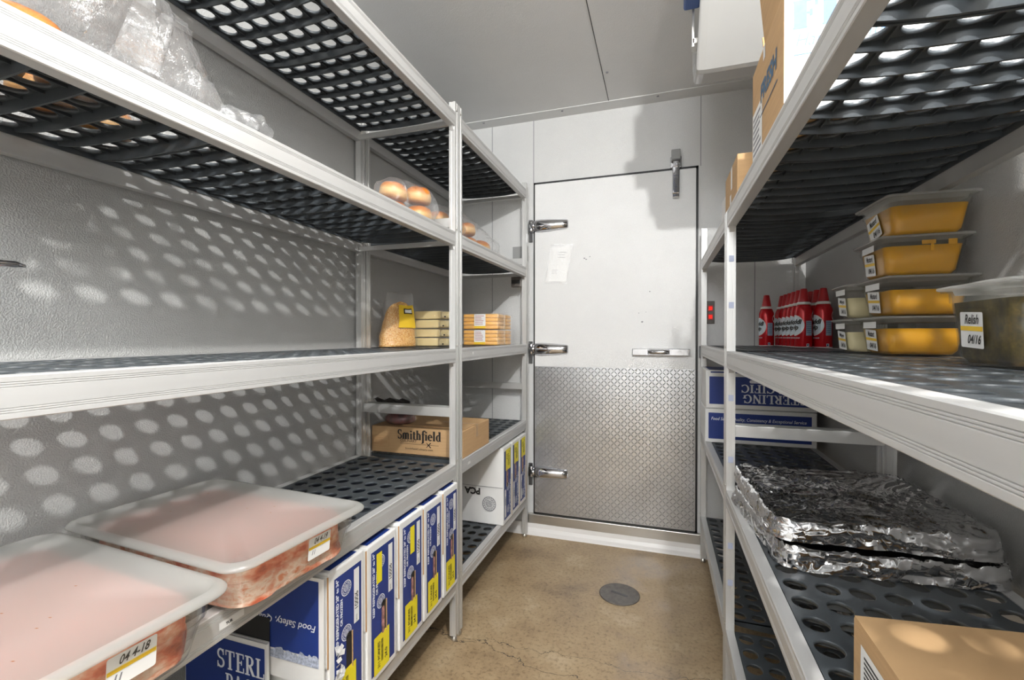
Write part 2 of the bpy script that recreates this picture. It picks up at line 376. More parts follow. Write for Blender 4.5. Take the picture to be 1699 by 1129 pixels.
# slab-serif letters drawn as strokes (for the printed boxes)
def serif_mesh(s, thick=.17, thin=.075):
    V = []; F = []
    def q(a, b, c, d):
        o = len(V); V.extend([a, b, c, d]); F.append((o, o + 1, o + 2, o + 3))
    def ln(x0, y0, x1, y1, w):
        dx, dy = x1 - x0, y1 - y0; L = math.hypot(dx, dy); nx, ny = -dy / L * w / 2, dx / L * w / 2
        q((x0 + nx, y0 + ny), (x0 - nx, y0 - ny), (x1 - nx, y1 - ny), (x1 + nx, y1 + ny))
    def arc(cx, cy, rx, ry, a0, a1, wx, wy):
        n = max(6, int(abs(a1 - a0) / 14))
        for i in range(n):
            t0 = R(a0 + (a1 - a0) * i / n); t1 = R(a0 + (a1 - a0) * (i + 1) / n)
            P = lambda t, k: (cx + (rx + k * wx / 2) * math.cos(t), cy + (ry + k * wy / 2) * math.sin(t))
            q(P(t0, 1), P(t0, -1), P(t1, -1), P(t1, 1))
    T, t = thick, thin
    def stem(x, y0=0, y1=1, foot=True, head=True, w=None, sf=.17):
        ln(x, y0, x, y1, w or T)
        if foot: ln(x - sf, y0 + t / 2, x + sf, y0 + t / 2, t)
        if head: ln(x - sf, y1 - t / 2, x + sf, y1 - t / 2, t)
    x = [0.0]
    def sh(dx): return x[0] + dx
    for ch in s:
        b = x[0]; w = .3
        if ch == ' ': x[0] += .38; continue
        if ch in 'S':
            arc(b + .3, .735, .2, .225, 25, 270, T * .8, t * 1.3); arc(b + .3, .27, .22, .23, 90, -155, T * .8, t * 1.3)
            ln(b + .49, .68, b + .49, .99, t); ln(b + .09, .01, b + .09, .33, t); w = .62
        elif ch == 'T':
            stem(b + .35, head=False); ln(b + .02, .96, b + .68, .96, t); ln(b + .05, .72, b + .05, .98, t); ln(b + .65, .72, b + .65, .98, t); w = .72
        elif ch in 'EFL':
            stem(b + .2); w = .66
            if ch in 'EF': ln(b + .2, .96, b + .6, .96, t); ln(b + .58, .74, b + .58, .98, t); ln(b + .2, .52, b + .45, .52, t); ln(b + .45, .40, b + .45, .64, t)
            if ch in 'EL': ln(b + .2, .04, b + .62, .04, t); ln(b + .60, .02, b + .60, .28, t)
        elif ch == 'I': stem(b + .19); w = .38
        elif ch in 'PR':
            stem(b + .2); arc(b + .36, .74, .2, .225, 90, -90, T, t); ln(b + .2, .96, b + .37, .96, t); ln(b + .2, .515, b + .37, .515, t); w = .64
            if ch == 'R': ln(b + .36, .52, b + .62, .04, T); ln(b + .55, .04, b + .76, .04, t); w = .74
        elif ch == 'N':
            stem(b + .17, w=t * 1.2, sf=.14); stem(b + .68, w=t * 1.2, foot=False, sf=.14); ln(b + .16, .96, b + .68, .04, T); w = .84
        elif ch == 'A':
            ln(b + .12, 0, b + .40, 1, t * 1.2); ln(b + .40, .98, b + .68, 0, T); ln(b + .22, .3, b + .58, .3, t); ln(b - .02, .04, b + .25, .04, t); ln(b + .52, .04, b + .84, .04, t); w = .82
        elif ch in 'CG':
            arc(b + .42, .5, .31, .455, 45, 315, T, t * 1.2); ln(b + .67, .68, b + .67, .98, t); w = .76
            if ch == 'G': stem(b + .67, .08, .46, foot=False); w = .86
            else: ln(b + .67, .05, b + .67, .26, t)
        elif ch == 'H': stem(b + .2); stem(b + .66); ln(b + .2, .5, b + .66, .5, t); w = .86
        elif ch == 'm':
            for k in (.15, .47, .79): stem(b + k, 0, .55, head=(k < .2), sf=.14)
            for k in (.31, .63): arc(b + k, .50, .16, .14, 0, 180, T, t * 1.6)
            w = .98
        elif ch == 'i': stem(b + .17, 0, .64, head=False); ln(b + .03, .60, b + .17, .60, t); ln(b + .17, .76, b + .17, .92, T); w = .36
        elif ch == 'l': stem(b + .17, 0, 1, head=False); ln(b + .02, .96, b + .17, .96, t); w = .36
        elif ch == 't': ln(b + .18, .12, b + .18, .84, T); ln(b + .02, .61, b + .40, .61, t); arc(b + .30, .13, .12, .10, 180, 320, T, t * 1.4); w = .42
        elif ch == 'h':
            stem(b + .17, 0, 1, head=False); ln(b + .02, .96, b + .17, .96, t); arc(b + .34, .48, .17, .16, 0, 180, T, t * 1.5); stem(b + .51, 0, .50, head=False, sf=.14); w = .70
        elif ch == 'f': ln(b + .2, -.22, b + .2, .82, T); arc(b + .37, .80, .17, .19, 180, 40, T, t * 1.6); ln(b + .02, .61, b + .44, .61, t); arc(b + .03, -.20, .17, .12, 0, -110, T, t); w = .42
        elif ch == 'e': arc(b + .3, .32, .2, .30, 20, 320, T, t * 1.3); ln(b + .12, .34, b + .55, .34, t); arc(b + .3, .32, .2, .30, 0, 30, T, t); w = .62
        elif ch == 'd': stem(b + .50, 0, 1, head=False); ln(b + .34, .96, b + .5, .96, t); arc(b + .33, .32, .2, .30, 30, 330, T, t * 1.3); w = .70
        x[0] += w + .02
    xs = [p[0] for p in V]; mid = (min(xs) + max(xs)) / 2
    me = bpy.data.meshes.new('lettering'); me.from_pydata([(p[0] - mid, p[1] - .5, i * 1e-6) for i, p in enumerate(V)], [], F)
    return me
def serif(s, m, parent, org, xd, yd, h, w=None, name='lettering', lift=.0009, thick=.17):
    me = serif_mesh(s, thick)
    me.transform(Matrix.Diagonal((h, h, 1, 1)))
    return place_mesh(me, m, parent, org, xd, yd, name, lift, fit=w, height=None if not w else max(v.co.y for v in me.vertices) - min(v.co.y for v in me.vertices))
def ring_mesh(r0, r1, n=28):
    V = []; F = []
    for i in range(n):
        a = 2 * math.pi * i / n; V += [(r0 * math.cos(a), r0 * math.sin(a), 0), (r1 * math.cos(a), r1 * math.sin(a), 0)]
    F = [(2 * i, 2 * i + 1, (2 * i + 3) % (2 * n), (2 * i + 2) % (2 * n)) for i in range(n)]
    return V, F
def seal(m, parent, org, xd, yd, r, name='seal_emblem'):
    V, F = ring_mesh(r * .9, r)
    def add(vv, ff):
        o = len(V); V.extend(vv); F.extend(tuple(i + o for i in f) for f in ff)
    add(*ring_mesh(r * .66, r * .72))
    rd = random.Random(3)
    for k in range(16):                                     # lettering ring as short ticks
        a = 2 * math.pi * k / 16; ca, sa = math.cos(a), math.sin(a)
        P = lambda rr, w: (ca * rr - sa * w, sa * rr + ca * w, 0)
        add([P(r * .76, -r * .05), P(r * .86, -r * .05), P(r * .86, r * .05), P(r * .76, r * .05)], [(0, 1, 2, 3)])
    for k in range(5):                                      # wavy bands in the middle
        yy = r * (-.44 + .2 * k); hw = math.sqrt(max(0, (r * .6) ** 2 - yy * yy)) * .9
        pts = [(-hw + 2 * hw * i / 8, yy + r * .05 * math.sin(i * 1.4 + k), 0) for i in range(9)]
        vv = pts + [(p[0], p[1] + r * .09, 0) for p in pts]
        add(vv, [(i, i + 1, 10 + i, 9 + i) for i in range(8)])
    me = bpy.data.meshes.new(name); me.from_pydata(V, [], F)
    return place_mesh(me, m, parent, org, xd, yd, name, .0009)
def stripes(m, parent, org, xd, yd, w, h, n, name='small_print', duty=.5, seed=1, ragged=True):
    """rows of fine print as thin bars (too small to read in the photograph)"""
    rd = random.Random(seed); V = []; F = []
    for k in range(n):
        y = h / 2 - (k + .5) * h / n; t = h / n * duty / 2; e = w / 2 - (rd.random() * w * .4 if ragged else 0)
        o = len(V); V += [(-w / 2, y - t, 0), (e, y - t, 0), (e, y + t, 0), (-w / 2, y + t, 0)]; F.append((o, o + 1, o + 2, o + 3))
    me = bpy.data.meshes.new(name); me.from_pydata(V, [], F)
    return place_mesh(me, m, parent, org, xd, yd, name, .0010)
X, Y, Z = Vector((1, 0, 0)), Vector((0, 1, 0)), Vector((0, 0, 1))

# ------------------------------------------------------------------ room shell
XL, XR, YB, YF, H = -1.228, 0.705, 2.70, -1.45, 2.515
def struct(name, mb, m, **k):
    o = mb.build(name, m, **k); o['kind'] = 'structure'; return o
struct('floor', MB().box(XL - .1, XR + .1, YF - .1, YB + .1, -.1, 0), M['floor'])
struct('ceiling', MB().box(XL - .1, XR + .1, YF - .1, YB + .1, H, H + .1), M['ceiling'])
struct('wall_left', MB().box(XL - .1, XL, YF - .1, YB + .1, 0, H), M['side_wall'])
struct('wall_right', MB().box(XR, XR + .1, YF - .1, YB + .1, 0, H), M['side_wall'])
DXL, DXR, DZB, DZT = -.738, .192, .118, 2.130          # door opening
mb = MB()
mb.box(XL, DXL, YB, YB + .1, 0, H); mb.box(DXR, XR, YB, YB + .1, 0, H)
mb.box(DXL, DXR, YB, YB + .1, DZT, H); mb.box(DXL, DXR, YB, YB + .1, 0, DZB)
struct('wall_back', mb, M['wall'])
struct('wall_front', MB().box(XL, XR, YF - .1, YF, 0, H), M['wall'])
# seams between panels, the corner strip along the ceiling, its fixings
for i, (x, z0, z1) in enumerate(((-1.009, 0, H), (.471, 0, H), (DXL - .002, DZT, H), (DXR + .012, DZT, H))):
    struct('trim_%d' % (i + 1), MB().box(x - .0018, x + .0018, YB - .0012, YB, z0, z1), M['greyink'])
struct('trim_5', MB().box(-.283, -.2795, YF, 2.625, H - .0012, H), M['black'])
struct('trim_6', MB().box(XL, XR, 2.605, YB, H - .004, H), M['ceiling'])
mb = MB()
for x in (-1.04, -.55, -.02, .5):
    mb.lathe([(.007, 0), (.006, -.003), (.002, -.004)], 12, (x, 2.63, H - .004))
mb.lathe([(.007, 0), (.006, -.003), (.002, -.004)], 12, (-.259, 2.323, H))
struct('trim_7', mb, M['greyink'])
# threshold and white cove base under the door
struct('trim_8', MB().box(DXL - .03, DXR + .03, 2.672, YB, .062, .118), M['steel'], bevel=.003)
mb = MB()
prof = [(2.70, 0), (2.645, 0), (2.648, .008), (2.662, .018), (2.672, .036), (2.675, .062), (2.70, .062)]
mb.prism(prof, lambda y, z, t: (t, y, z), XL, XR)
struct('baseboard_back', mb, M['lidwhite'])
for nm, x0, x1 in (('baseboard_left', XL, XL + .012), ('baseboard_right', XR - .012, XR)):
    struct(nm, MB().box(x0, x1, YF, 2.64, 0, .07), M['lidwhite'])

# ------------------------------------------------------------------ door
dr = MB().box(DXL + .012, DXR - .012, 2.672, 2.76, DZB + .014, DZT - .016).build('door_1', M['door'], bevel=.004); dr['kind'] = 'structure'
mb = MB()
for a in ((DXL, DXL + .0115, DZB, DZT), (DXR - .0115, DXR, DZB, DZT), (DXL, DXR, DZT - .0155, DZT), (DXL, DXR, DZB, DZB + .0135)):
    mb.box(a[0], a[1], 2.690, 2.75, a[2], a[3])
mb.build('gasket', M['black'], dr)
mb = MB(); KX0, KX1, KZ0, KZ1 = DXL + .013, DXR - .014, DZB + .016, 1.018; ky = 2.6715
mb.box(KX0, KX1, ky - .002, ky, KZ0, KZ1)
p = .0186; nx = int((KX1 - KX0) / p); nz = int((KZ1 - KZ0) / p)
for i in range(nx):
    for j in range(nz):
        cx, cz = KX0 + (i + .5) * (KX1 - KX0) / nx, KZ0 + (j + .5) * (KZ1 - KZ0) / nz
        s = 1 if (i + j) % 2 else -1; a = s * R(45); ca, sa = math.cos(a), math.sin(a)
        L, w, hh = .0112, .0027, .0034
        b = [(-L, 0), (-L * .45, -w), (L * .45, -w), (L, 0), (L * .45, w), (-L * .45, w)]
        vs = [(cx + u * ca - v * sa, ky - .002, cz + u * sa + v * ca) for u, v in b]
        vs += [(cx + u * ca, ky - .002 - hh, cz + u * sa) for u in (-L * .5, L * .5)]
        mb.add(vs, [(0, 1, 6), (1, 2, 7, 6), (2, 3, 7), (3, 4, 7), (4, 5, 6, 7), (5, 0, 6)], 0, False)
kp = mb.build('kick_plate', M['plate'], dr, label='diamond tread aluminium plate', fix=False)
mb = MB()
for x in (KX0 + .012, KX0 + .25, (KX0 + KX1) / 2 + .14, KX1 - .02):
    for z in (KZ1 - .012, KZ0 + .012): mb.lathe([(.0055, 0), (.004, -.003), (.001, -.0035)], 10, (x, ky - .002, z), axis='y')
mb.build('rivets', M['steel'], kp)
def hinge(z):
    mb = MB(); y = 2.672
    rings = []
    for t, hz, d in ((0, .029, .016), (.02, .036, .030), (.05, .038, .034), (.11, .035, .031), (.17, .029, .024), (.205, .026, .016), (.212, .02, .008)):
        x = DXL + .006 + t; ring = []
        for k in range(12):
            a = math.pi * k / 11; ring.append((x, y - .003 - d * math.sin(a), z + hz * math.cos(a)))
        rings.append(ring)
    mb.loft(rings)
    h = mb.build('hinge', M['chrome'], dr)
    mb = MB(); mb.box(DXL - .030, DXL - .006, y + .020, y + .0278, z - .09, z + .045)
    mb.lathe([(.017, -.032), (.019, -.026), (.019, .026), (.017, .032)], 14, (DXL - .010, y + .006, z))
    mb.tube([(DXL - .012, y - .004, z), (DXL + .02, y - .016, z)], .017, 10)
    mb.build('hinge_bracket', M['chrome'], h)
for z in (1.862, 1.122, .378): hinge(z)
# dark scuffs on the door skin
mb = MB(); rs = random.Random(5)
for (cx, cz) in ((-.425, 1.655), (-.395, 1.662), (-.415, 1.648), (-.12, 1.33), (-.08, 1.335), (-.06, 1.45), (-.10, 1.28)):
    n = 5; r0 = rs.uniform(.003, .007); a0 = rs.uniform(0, 6)
    mb.add([(cx + r0 * rs.uniform(.5, 1.5) * math.cos(a0 + 6.28 * k / n), 2.6716, cz + .5 * r0 * rs.uniform(.5, 1.5) * math.sin(a0 + 6.28 * k / n)) for k in range(n)], [tuple(range(n))])
mb.build('scuff_marks', M['greyink'], dr, fix=False)
# latch handle
mb = MB(); z = 1.112
mb.box(-.153, .150, 2.648, 2.6715, z - .020, z + .018)
lt = mb.build('latch_handle', M['chrome'], dr, bevel=.003)
mb = MB(); mb.loft([[(x, 2.648 - d * math.sin(math.pi * k / 9), z + hz * math.cos(math.pi * k / 9)) for k in range(10)] for x, hz, d in ((-.07, .013, .012), (-.06, .016, .022), (.03, .016, .026), (.045, .013, .02))])
mb.build('grip', M['chrome'], lt)
mb = MB(); mb.loft([rrect(.026, .016, .010, 0, 4, (.082, z))] * 1 + [rrect(.026, .016, .010, .012, 4, (.082, z))])
mb.v = [(a, 2.648 - c, b) for a, b, c in mb.v]; mb.build('latch_button', M['chrome'], lt)
MB().box(.197, .216, 2.664, 2.6985, z - .03, z + .035).build('latch_strike', M['chrome'], lt, bevel=.003)
# closer at the top
mb = MB(); mb.box(.056, .094, 2.644, 2.6715, 1.975, 2.125); cl = mb.build('door_closer', M['chrome'], dr, bevel=.005)
mb = MB(); mb.box(.046, .105, 2.668, 2.6985, 2.125, 2.185); mb.box(.062, .088, 2.635, 2.69, 2.118, 2.150); mb.build('closer_bracket', M['chrome'], cl, bevel=.003)
mb = MB(); mb.prism([(2.69, 2.168), (2.632, 2.160), (2.640, 2.215), (2.69, 2.222)], lambda a, b, t: (t, a, b), .052, .098); mb.build('closer_cap', M['greyplastic'], cl, bevel=.003)
MB().box(.058, .092, 2.640, 2.671, 1.955, 1.973).build('closer_foot', M['chrome'], cl, bevel=.002)

# ------------------------------------------------------------------ small things on the back wall, door and floor
def rot_y_quad(): pass
t = thing('document_sleeve', 'tilted clear document sleeve holding a printed white sheet, stuck on the white door', 'document', (-.578, 2.671, 1.627))
xd = Vector((.986, 0, -.02)) ; ang = R(-9); xd = Vector((math.cos(ang * .4), 0, math.sin(ang * .4))); yd = Vector((.19, 0, 1))
yd = (yd - xd * yd.dot(xd)).normalized() 
def sheared_sheet(m, parent, w, h, sh, lift, name, tilt=-.06):
    mb = MB(); P = lambda a, b: (a + sh * b, -lift, b + tilt * a)
    mb.add([P(-w / 2, -h / 2), P(w / 2, -h / 2), P(w / 2, h / 2), P(-w / 2, h / 2)], [(0, 1, 2, 3)]); return mb.build(name, m, parent, fix=False)
q = sheared_sheet(M['white'], t, .118, .205, .17, .002, 'paper_sheet')
sheared_sheet(M['film'], t, .134, .235, .17, .004, 'plastic_sleeve')
Pd = lambda a, b: (a + .17 * b, 0, b - .06 * a)
for (a, b, w, h, n) in ((.0, .055, .09, .045, 3), (-.02, -.045, .05, .03, 3)):
    stripes(M['greyink'], q, Vector(Pd(a, b)) + Vector((0, -.0022, 0)), X, Vector((.17, 0, 1)), w, h, n, duty=.12, seed=n)
# red switch plate beside the right rack
t = thing('switch_plate', 'dark switch plate with two glowing red lights on the back wall beside the door', 'switch', (.255, 2.7, 1.328))
MB().box(-.021, .021, -.008, -.0003, -.062, .062).build('plate', M['iron'], t, bevel=.002)
for dz in (.022, -.024):
    MB().box(-.013, .013, -.0115, -.008, dz - .016, dz + .016).build('rocker', M['redcap'], t, bevel=.002)
    MB().box(-.0085, .0085, -.0135, -.0113, dz - .009, dz + .010).build('red_lamp', M['led'], t, bevel=.001)
# thermometer boxes by the hinge-side post
t = thing('thermometer_box', 'small black box hanging under the shelf end near the door hinges', 'sensor', (-.815, 2.597, 1.520))
MB().box(-.030, .029, -.02, .004, -.03, .030).build('case', M['iron'], t, bevel=.003)
MB().box(-.026, .026, -.023, -.0195, -.010, .012).build('window', M['black'], t, bevel=.001)
o = MB().box(-.053, .045, -.006, -.0005, -.046, .046).build('notice_plate', M['greyplastic'], None, bevel=.001, loc=(-.82, 2.70, 1.705))
tag(o, 'blank grey square plate on the back wall left of the top door hinge', 'plate')
# floor drain
t = thing('floor_drain', 'round cast iron drain cover with a slot, set in the brown concrete floor', 'drain', (-.180, 2.163, 0), R(-18))
MB().lathe([(.092, 0), (.092, .003), (.087, .0045), (.084, .0035), (.02, .0035), (.001, .0035)], 40).build('cover', M['iron'], t)
MB().box(-.040, .040, -.0065, .0065, .0036, .0042).build('slot', M['black'], t)
# ceiling light above the right rack; base for the added fill lamp, unseen
for nm, (x, y, z), lab in (('ceiling_or_fill_light', LAMP, 'round ceiling lamp base above the right rack'), ('ceiling_or_fill_light', FILL_LAMP, 'round base of the added fill lamp behind the camera')):
    t = thing(nm, lab, 'lamp', (x, y, H))
    MB().lathe([(.07, 0), (.07, -.02), (.055, -.028), (.02, -.03)], 24).build('base', M['evap'], t)
    MB().lathe([(.018, -.03), (.018, z - H + .036), (.012, z - H + .034)], 16).build('socket', M['lidwhite'], t)
# evaporator hung under the ceiling
t = thing('evaporator', 'white moulded cooling unit hung from the grey ceiling above the right rack', 'cooling unit', (.10, 1.62, H))
y0 = 1.62
prof = [(0, -.462), (-.012, -.468), (-.03, -.462), (-.33, -.225), (-.345, -.20), (-.345, -.002), (.16, -.002), (.16, -.36), (.10, -.44)]
rings = []
for x, s in ((.012, .90), (.004, .955), (.009, .99), (.03, 1), (.55, 1), (.575, .99), (.585, .93)):
    cy, cz = -.07, -.2
    rings.append([(x, cy + (a - cy) * s, (cz + (b - cz) * s)) for a, b in prof])
MB().loft(rings, smooth=False).build('housing', M['evap'], t, bevel=.012, segs=3)
mb = MB(); mb.box(-.010, -.004, -.080, -.062, -.41, -.02); mb.box(-.008, .006, -.08, -.03, -.40, -.385); mb.build('bracket', M['steel'], t)
mb = MB(); mb.box(-.036, .012, -.190, -.085, -.300, -.07); mb.build('fan_motor', M['bluebox'], t, bevel=.006)
mb = MB(); mb.lathe([(.022, -.02), (.026, 0), (.026, .05)], 16, (-.05, -.135, -.235), axis='x'); mb.build('fan_hub', M['black'], t)

# ------------------------------------------------------------------ racks
def shelf_plate_mesh():
    NX, NY, px, py, r = 7, 7, .0605, .067, .0218
    Wx, Wy = .405, .468; n = 24; mb = MB()
    x0, y0 = -(NX - 1) / 2 * px, -(NY - 1) / 2 * py
    T = -.0045
    def sq(a, hx, hy):
        c, s = math.cos(a), math.sin(a); k = min(hx / abs(c) if abs(c) > 1e-9 else 9, hy / abs(s) if abs(s) > 1e-9 else 9)
        return c * k, s * k
    for i in range(NX):
        for j in range(NY):
            cx, cy = x0 + i * px, y0 + j * py
            V = []; A = [2 * math.pi * (k + .5) / n for k in range(n)]
            # snap the nearest samples to the cell corners so that the cells close up
            for cxs in ((1, 1), (-1, 1), (-1, -1), (1, -1)):
                ca = math.atan2(cxs[1] * py, cxs[0] * px) % (2 * math.pi)
                k = min(range(n), key=lambda q: abs(A[q] - ca)); A[k] = ca
            out = [sq(a, px / 2, py / 2) for a in A]
            ring = lambda rr, z: [(cx + rr * math.cos(a), cy + rr * math.sin(a), z) for a in A]
            V += [(cx + u, cy + v, 0) for u, v in out]; V += ring(r + .0015, 0); V += ring(r, -.0012); V += ring(r + .0012, -.0075); V += ring(r + .0026, -.0075); V += ring(r + .0034, T); V += [(cx + u, cy + v, T) for u, v in out]
            F = []
            for l in range(6):
                for k in range(n): F.append((l * n + k, l * n + (k + 1) % n, (l + 1) * n + (k + 1) % n, (l + 1) * n + k))
            mb.add(V, F, 0, False)
            for fi in range(len(mb.sm) - 6 * n, len(mb.sm)):
                l = (fi - (len(mb.sm) - 6 * n)) // n
                if l in (1, 2, 4): mb.sm[fi] = True
    hx, hy = NX * px / 2, NY * py / 2
    # margins left and right + skirts
    for s in (-1, 1):
        a, b = sorted((s * hx, s * Wx / 2)) if Wx / 2 > hx else sorted((s * hx, s * hx * .999))
        mb.box(min(s * hx, s * (hx - .002)), max(s * hx, s * (hx - .002)), -hy, hy, -.018, -.0002)
    # ribs across the plate, deeper towards the middle
    def rib(y, w, extra=0):
        m = 16; P = []
        for k in range(m + 1):
            u = -1 + 2 * k / m; d = .0105 + extra + .0135 * (1 - abs(u) ** 3.2)
            P.append((u * hx, d))
        vs = []
        for x, d in P: vs += [(x, y - w / 2, T), (x, y + w / 2, T), (x, y + w / 2 * .6, -d), (x, y - w / 2 * .6, -d)]
        fs = []
        for k in range(m):
            o = 4 * k
            for e in range(4): fs.append((o + e, o + (e + 1) % 4, o + 4 + (e + 1) % 4, o + 4 + e))
        fs += [(0, 1, 2, 3), (4 * m + 3, 4 * m + 2, 4 * m + 1, 4 * m)]
        mb.add(vs, fs)
    for j in range(NY + 1):
        y = -hy + j * py
        if j == 0: y += .0035
        if j == NY: y -= .0035
        rib(y, .0065, .004 if j in (0, NY) else 0)
    for i in range(1, NX):
        x = -hx + i * px
        mb.box(x - .0012, x + .0012, -hy, hy, -.010, T)
    return mb
plate0 = shelf_plate_mesh().build('shelf_plate', M['mat'], None, fix=True)
plate_me = plate0.data; bpy.data.objects.remove(plate0)

GR = [0, -.0070, -.0070 - .0011, -.0101, -.0112, -.0132, -.0143, -.0162, -.0173]
def rail_profile(d, h):
    """closed outline (depth, z): shallow grooves near the top and bottom of the outer face"""
    g = .0011; P = [(0, -.001), (.001, 0)]
    P = [(.0015, 0)]
    zs = [.0085, .0115, .0145]
    pts = [(0, -.0015)]
    for z in zs: pts += [(0, -z + .0008), (g, -z + .0002), (g, -z - .0002), (0, -z - .0008)]
    for z in reversed(zs): 
        zz = h - z
        pts += [(0, -zz + .0008), (g, -zz + .0002), (g, -zz - .0002), (0, -zz - .0008)]
    pts += [(0, -h + .0015), (.0015, -h), (d, -h), (d, 0), (.0015, 0)]
    return pts
def rack(label, xf, sgn, y0, y1, levels, tops, nplates, braces, tapes=()):
    root = thing('shelving_rack', label, 'rack', (xf, y0, 0), 0, 'aluminium shelving racks')
    D, pw, pd, h = .457, .026, .030, .055
    fx = lambda d, y, z: (sgn * d, y - y0, z)          # depth from the front face, local
    def bxx(mb, d0, d1, ya, yb, z0, z1):
        a, b = sorted((sgn * d0, sgn * d1)); mb.box(a, b, ya - y0, yb - y0, z0, z1); return mb
    for di, d0 in enumerate((0, D - pw)):
        for yi, ya in enumerate((y0, y1 - pd)):
            top = tops[yi]
            g = .0016
            out = [(0, 0), (pw * .36, 0), (pw * .36, g), (pw * .64, g), (pw * .64, 0), (pw, 0), (pw, pd * .36), (pw - g, pd * .36), (pw - g, pd * .64), (pw, pd * .64), (pw, pd), (pw * .64, pd), (pw * .64, pd - g), (pw * .36, pd - g), (pw * .36, pd), (0, pd), (0, pd * .64), (g, pd * .64), (g, pd * .36), (0, pd * .36)]
            mb = MB(); mb.prism(out, lambda u, v, t: (sgn * (d0 + u), ya - y0 + v, t), .022, top)
            po = mb.build('post', M['alu'], root)
            cx = sgn * (d0 + pw / 2)
            MB().lathe([(.011, 0), (.013, .003), (.013, .012), (.008, .016), (.008, .03)], 14, (cx, ya - y0 + pd / 2, 0)).build('foot', M['steel'], po)
            if di == 0:
                for z in levels:
                    if z + .03 < top: MB().lathe([(.0042, .0002), (.004, -.0018), (.001, -.0026)], 8, (0, 0, 0), axis='x').build('bolt', M['steel'], po, loc=(0, ya - y0 + pd * .5, z + .012)).scale = (sgn, 1, 1)
    ya, yb = y0 + pd, y1 - pd
    for z in levels:
        for d0, flip in ((0, 1), (D - .025, -1)):
            pf = rail_profile(.025, h)
            if flip == -1: pf = [(.025 - a, b) for a, b in pf]
            mb = MB(); mb.prism(pf, lambda u, v, t: (sgn * (d0 + u), t - y0, z + v), ya + .0003, yb - .0003)
            if flip == 1:                                        # corner gussets under the rail ends
                for e, s in ((ya, 1), (yb, -1)):
                    mb.prism([(0, 0), (s * .013, 0), (0, -.016)], lambda u, v, t: (sgn * (d0 + t), e + u + s * .0003 - y0, z - h + v), .006, .022)
            mb.build('rail', M['alu_rail'], root)
        Lp = (yb - ya) / nplates
        for k in range(nplates):
            o = bpy.data.objects.new('shelf_plate', plate_me); COL.objects.link(o); o.parent = root
            o.location = fx(.2285, ya + Lp * (k + .5), z - .001)
            o.scale = (.403 / (7 * .0605), (Lp - .001) / (7 * .067), 1)
            o['label'] = 'dark grey plastic shelf plate with rows of round holes'
        for e in ((yb - .012,) if sgn < 0 else ()):               # end bars carrying the plates
            bxx(MB(), .026, D - .0255, e + .0004, e + .0116, z - .054, z - .036).build('end_bar', M['alu'], root)
    for e in (ya - pd * .5 - .007, yb + pd * .5 - .007):
        for z in braces:
            bxx(MB(), pw + .0003, D - pw - .0003, e, e + .014, z - .019, z + .019).build('cross_brace', M['alu'], root, bevel=.002)
    for (z, w) in tapes:
        quad(M['tape'], root, (sgn * .013, -.0002 if False else (y1 - pd - y0) - .0002, z), X, Z, .015, .020, 'tape')
    return root
M['tape'] = mat('pale blue tape', (.42, .46, .60), .5)
XLF, XRF = -.760, .2025
LV = (.245, .700, 1.152, 1.607)
ra = rack('long left rack nearest the camera, holding the two covered meat pans', XLF, -1, .182, 1.652, LV + (2.070,), (2.11, 2.11), 3, (.900, 1.645))
rb = rack('short left rack between the long left rack and the back wall, holding cheese', XLF, -1, 1.657, 2.632, LV + (2.070,), (2.11, 2.11), 2, (.900, 1.645))
rc = rack('long right rack nearest the camera, holding the foil wrapped trays', XRF, 1, .182, 1.652, LV, (1.607, 1.607), 3, (.892,), ((1.45, 0), (1.30, 0), (1.0, 0), (.80, 0), (.52, 0), (.40, 0)))
rd_ = rack('short right rack against the back wall, holding the red spray cans', XRF, 1, 1.657, 2.632, LV, (1.607, 1.765), 2, (.892,))
ZT = .0005
# paper shelf tags
def shelf_tag(rootrack, y, z, w, h, s, lab):
    q = quad(M['white'], rootrack, (0, y - rootrack.location.y, z), Y, Z, w, h, 'shelf_tag', .0006)
    q['label'] = lab
    if s: text(s, M['ink'], rootrack, (0, y - rootrack.location.y - .006, z - .001), Y, Z, h * .50, .0003, 0, name='tag_lettering', lift=.0012)
shelf_tag(ra, .645, .672, .052, .014, 'TUR', 'torn white tag')
shelf_tag(rb, 1.797, 1.128, .014, .012, '', 'white tag'); shelf_tag(rb, 1.755, .672, .026, .011, 'PORK' if False else '', 'white tag')

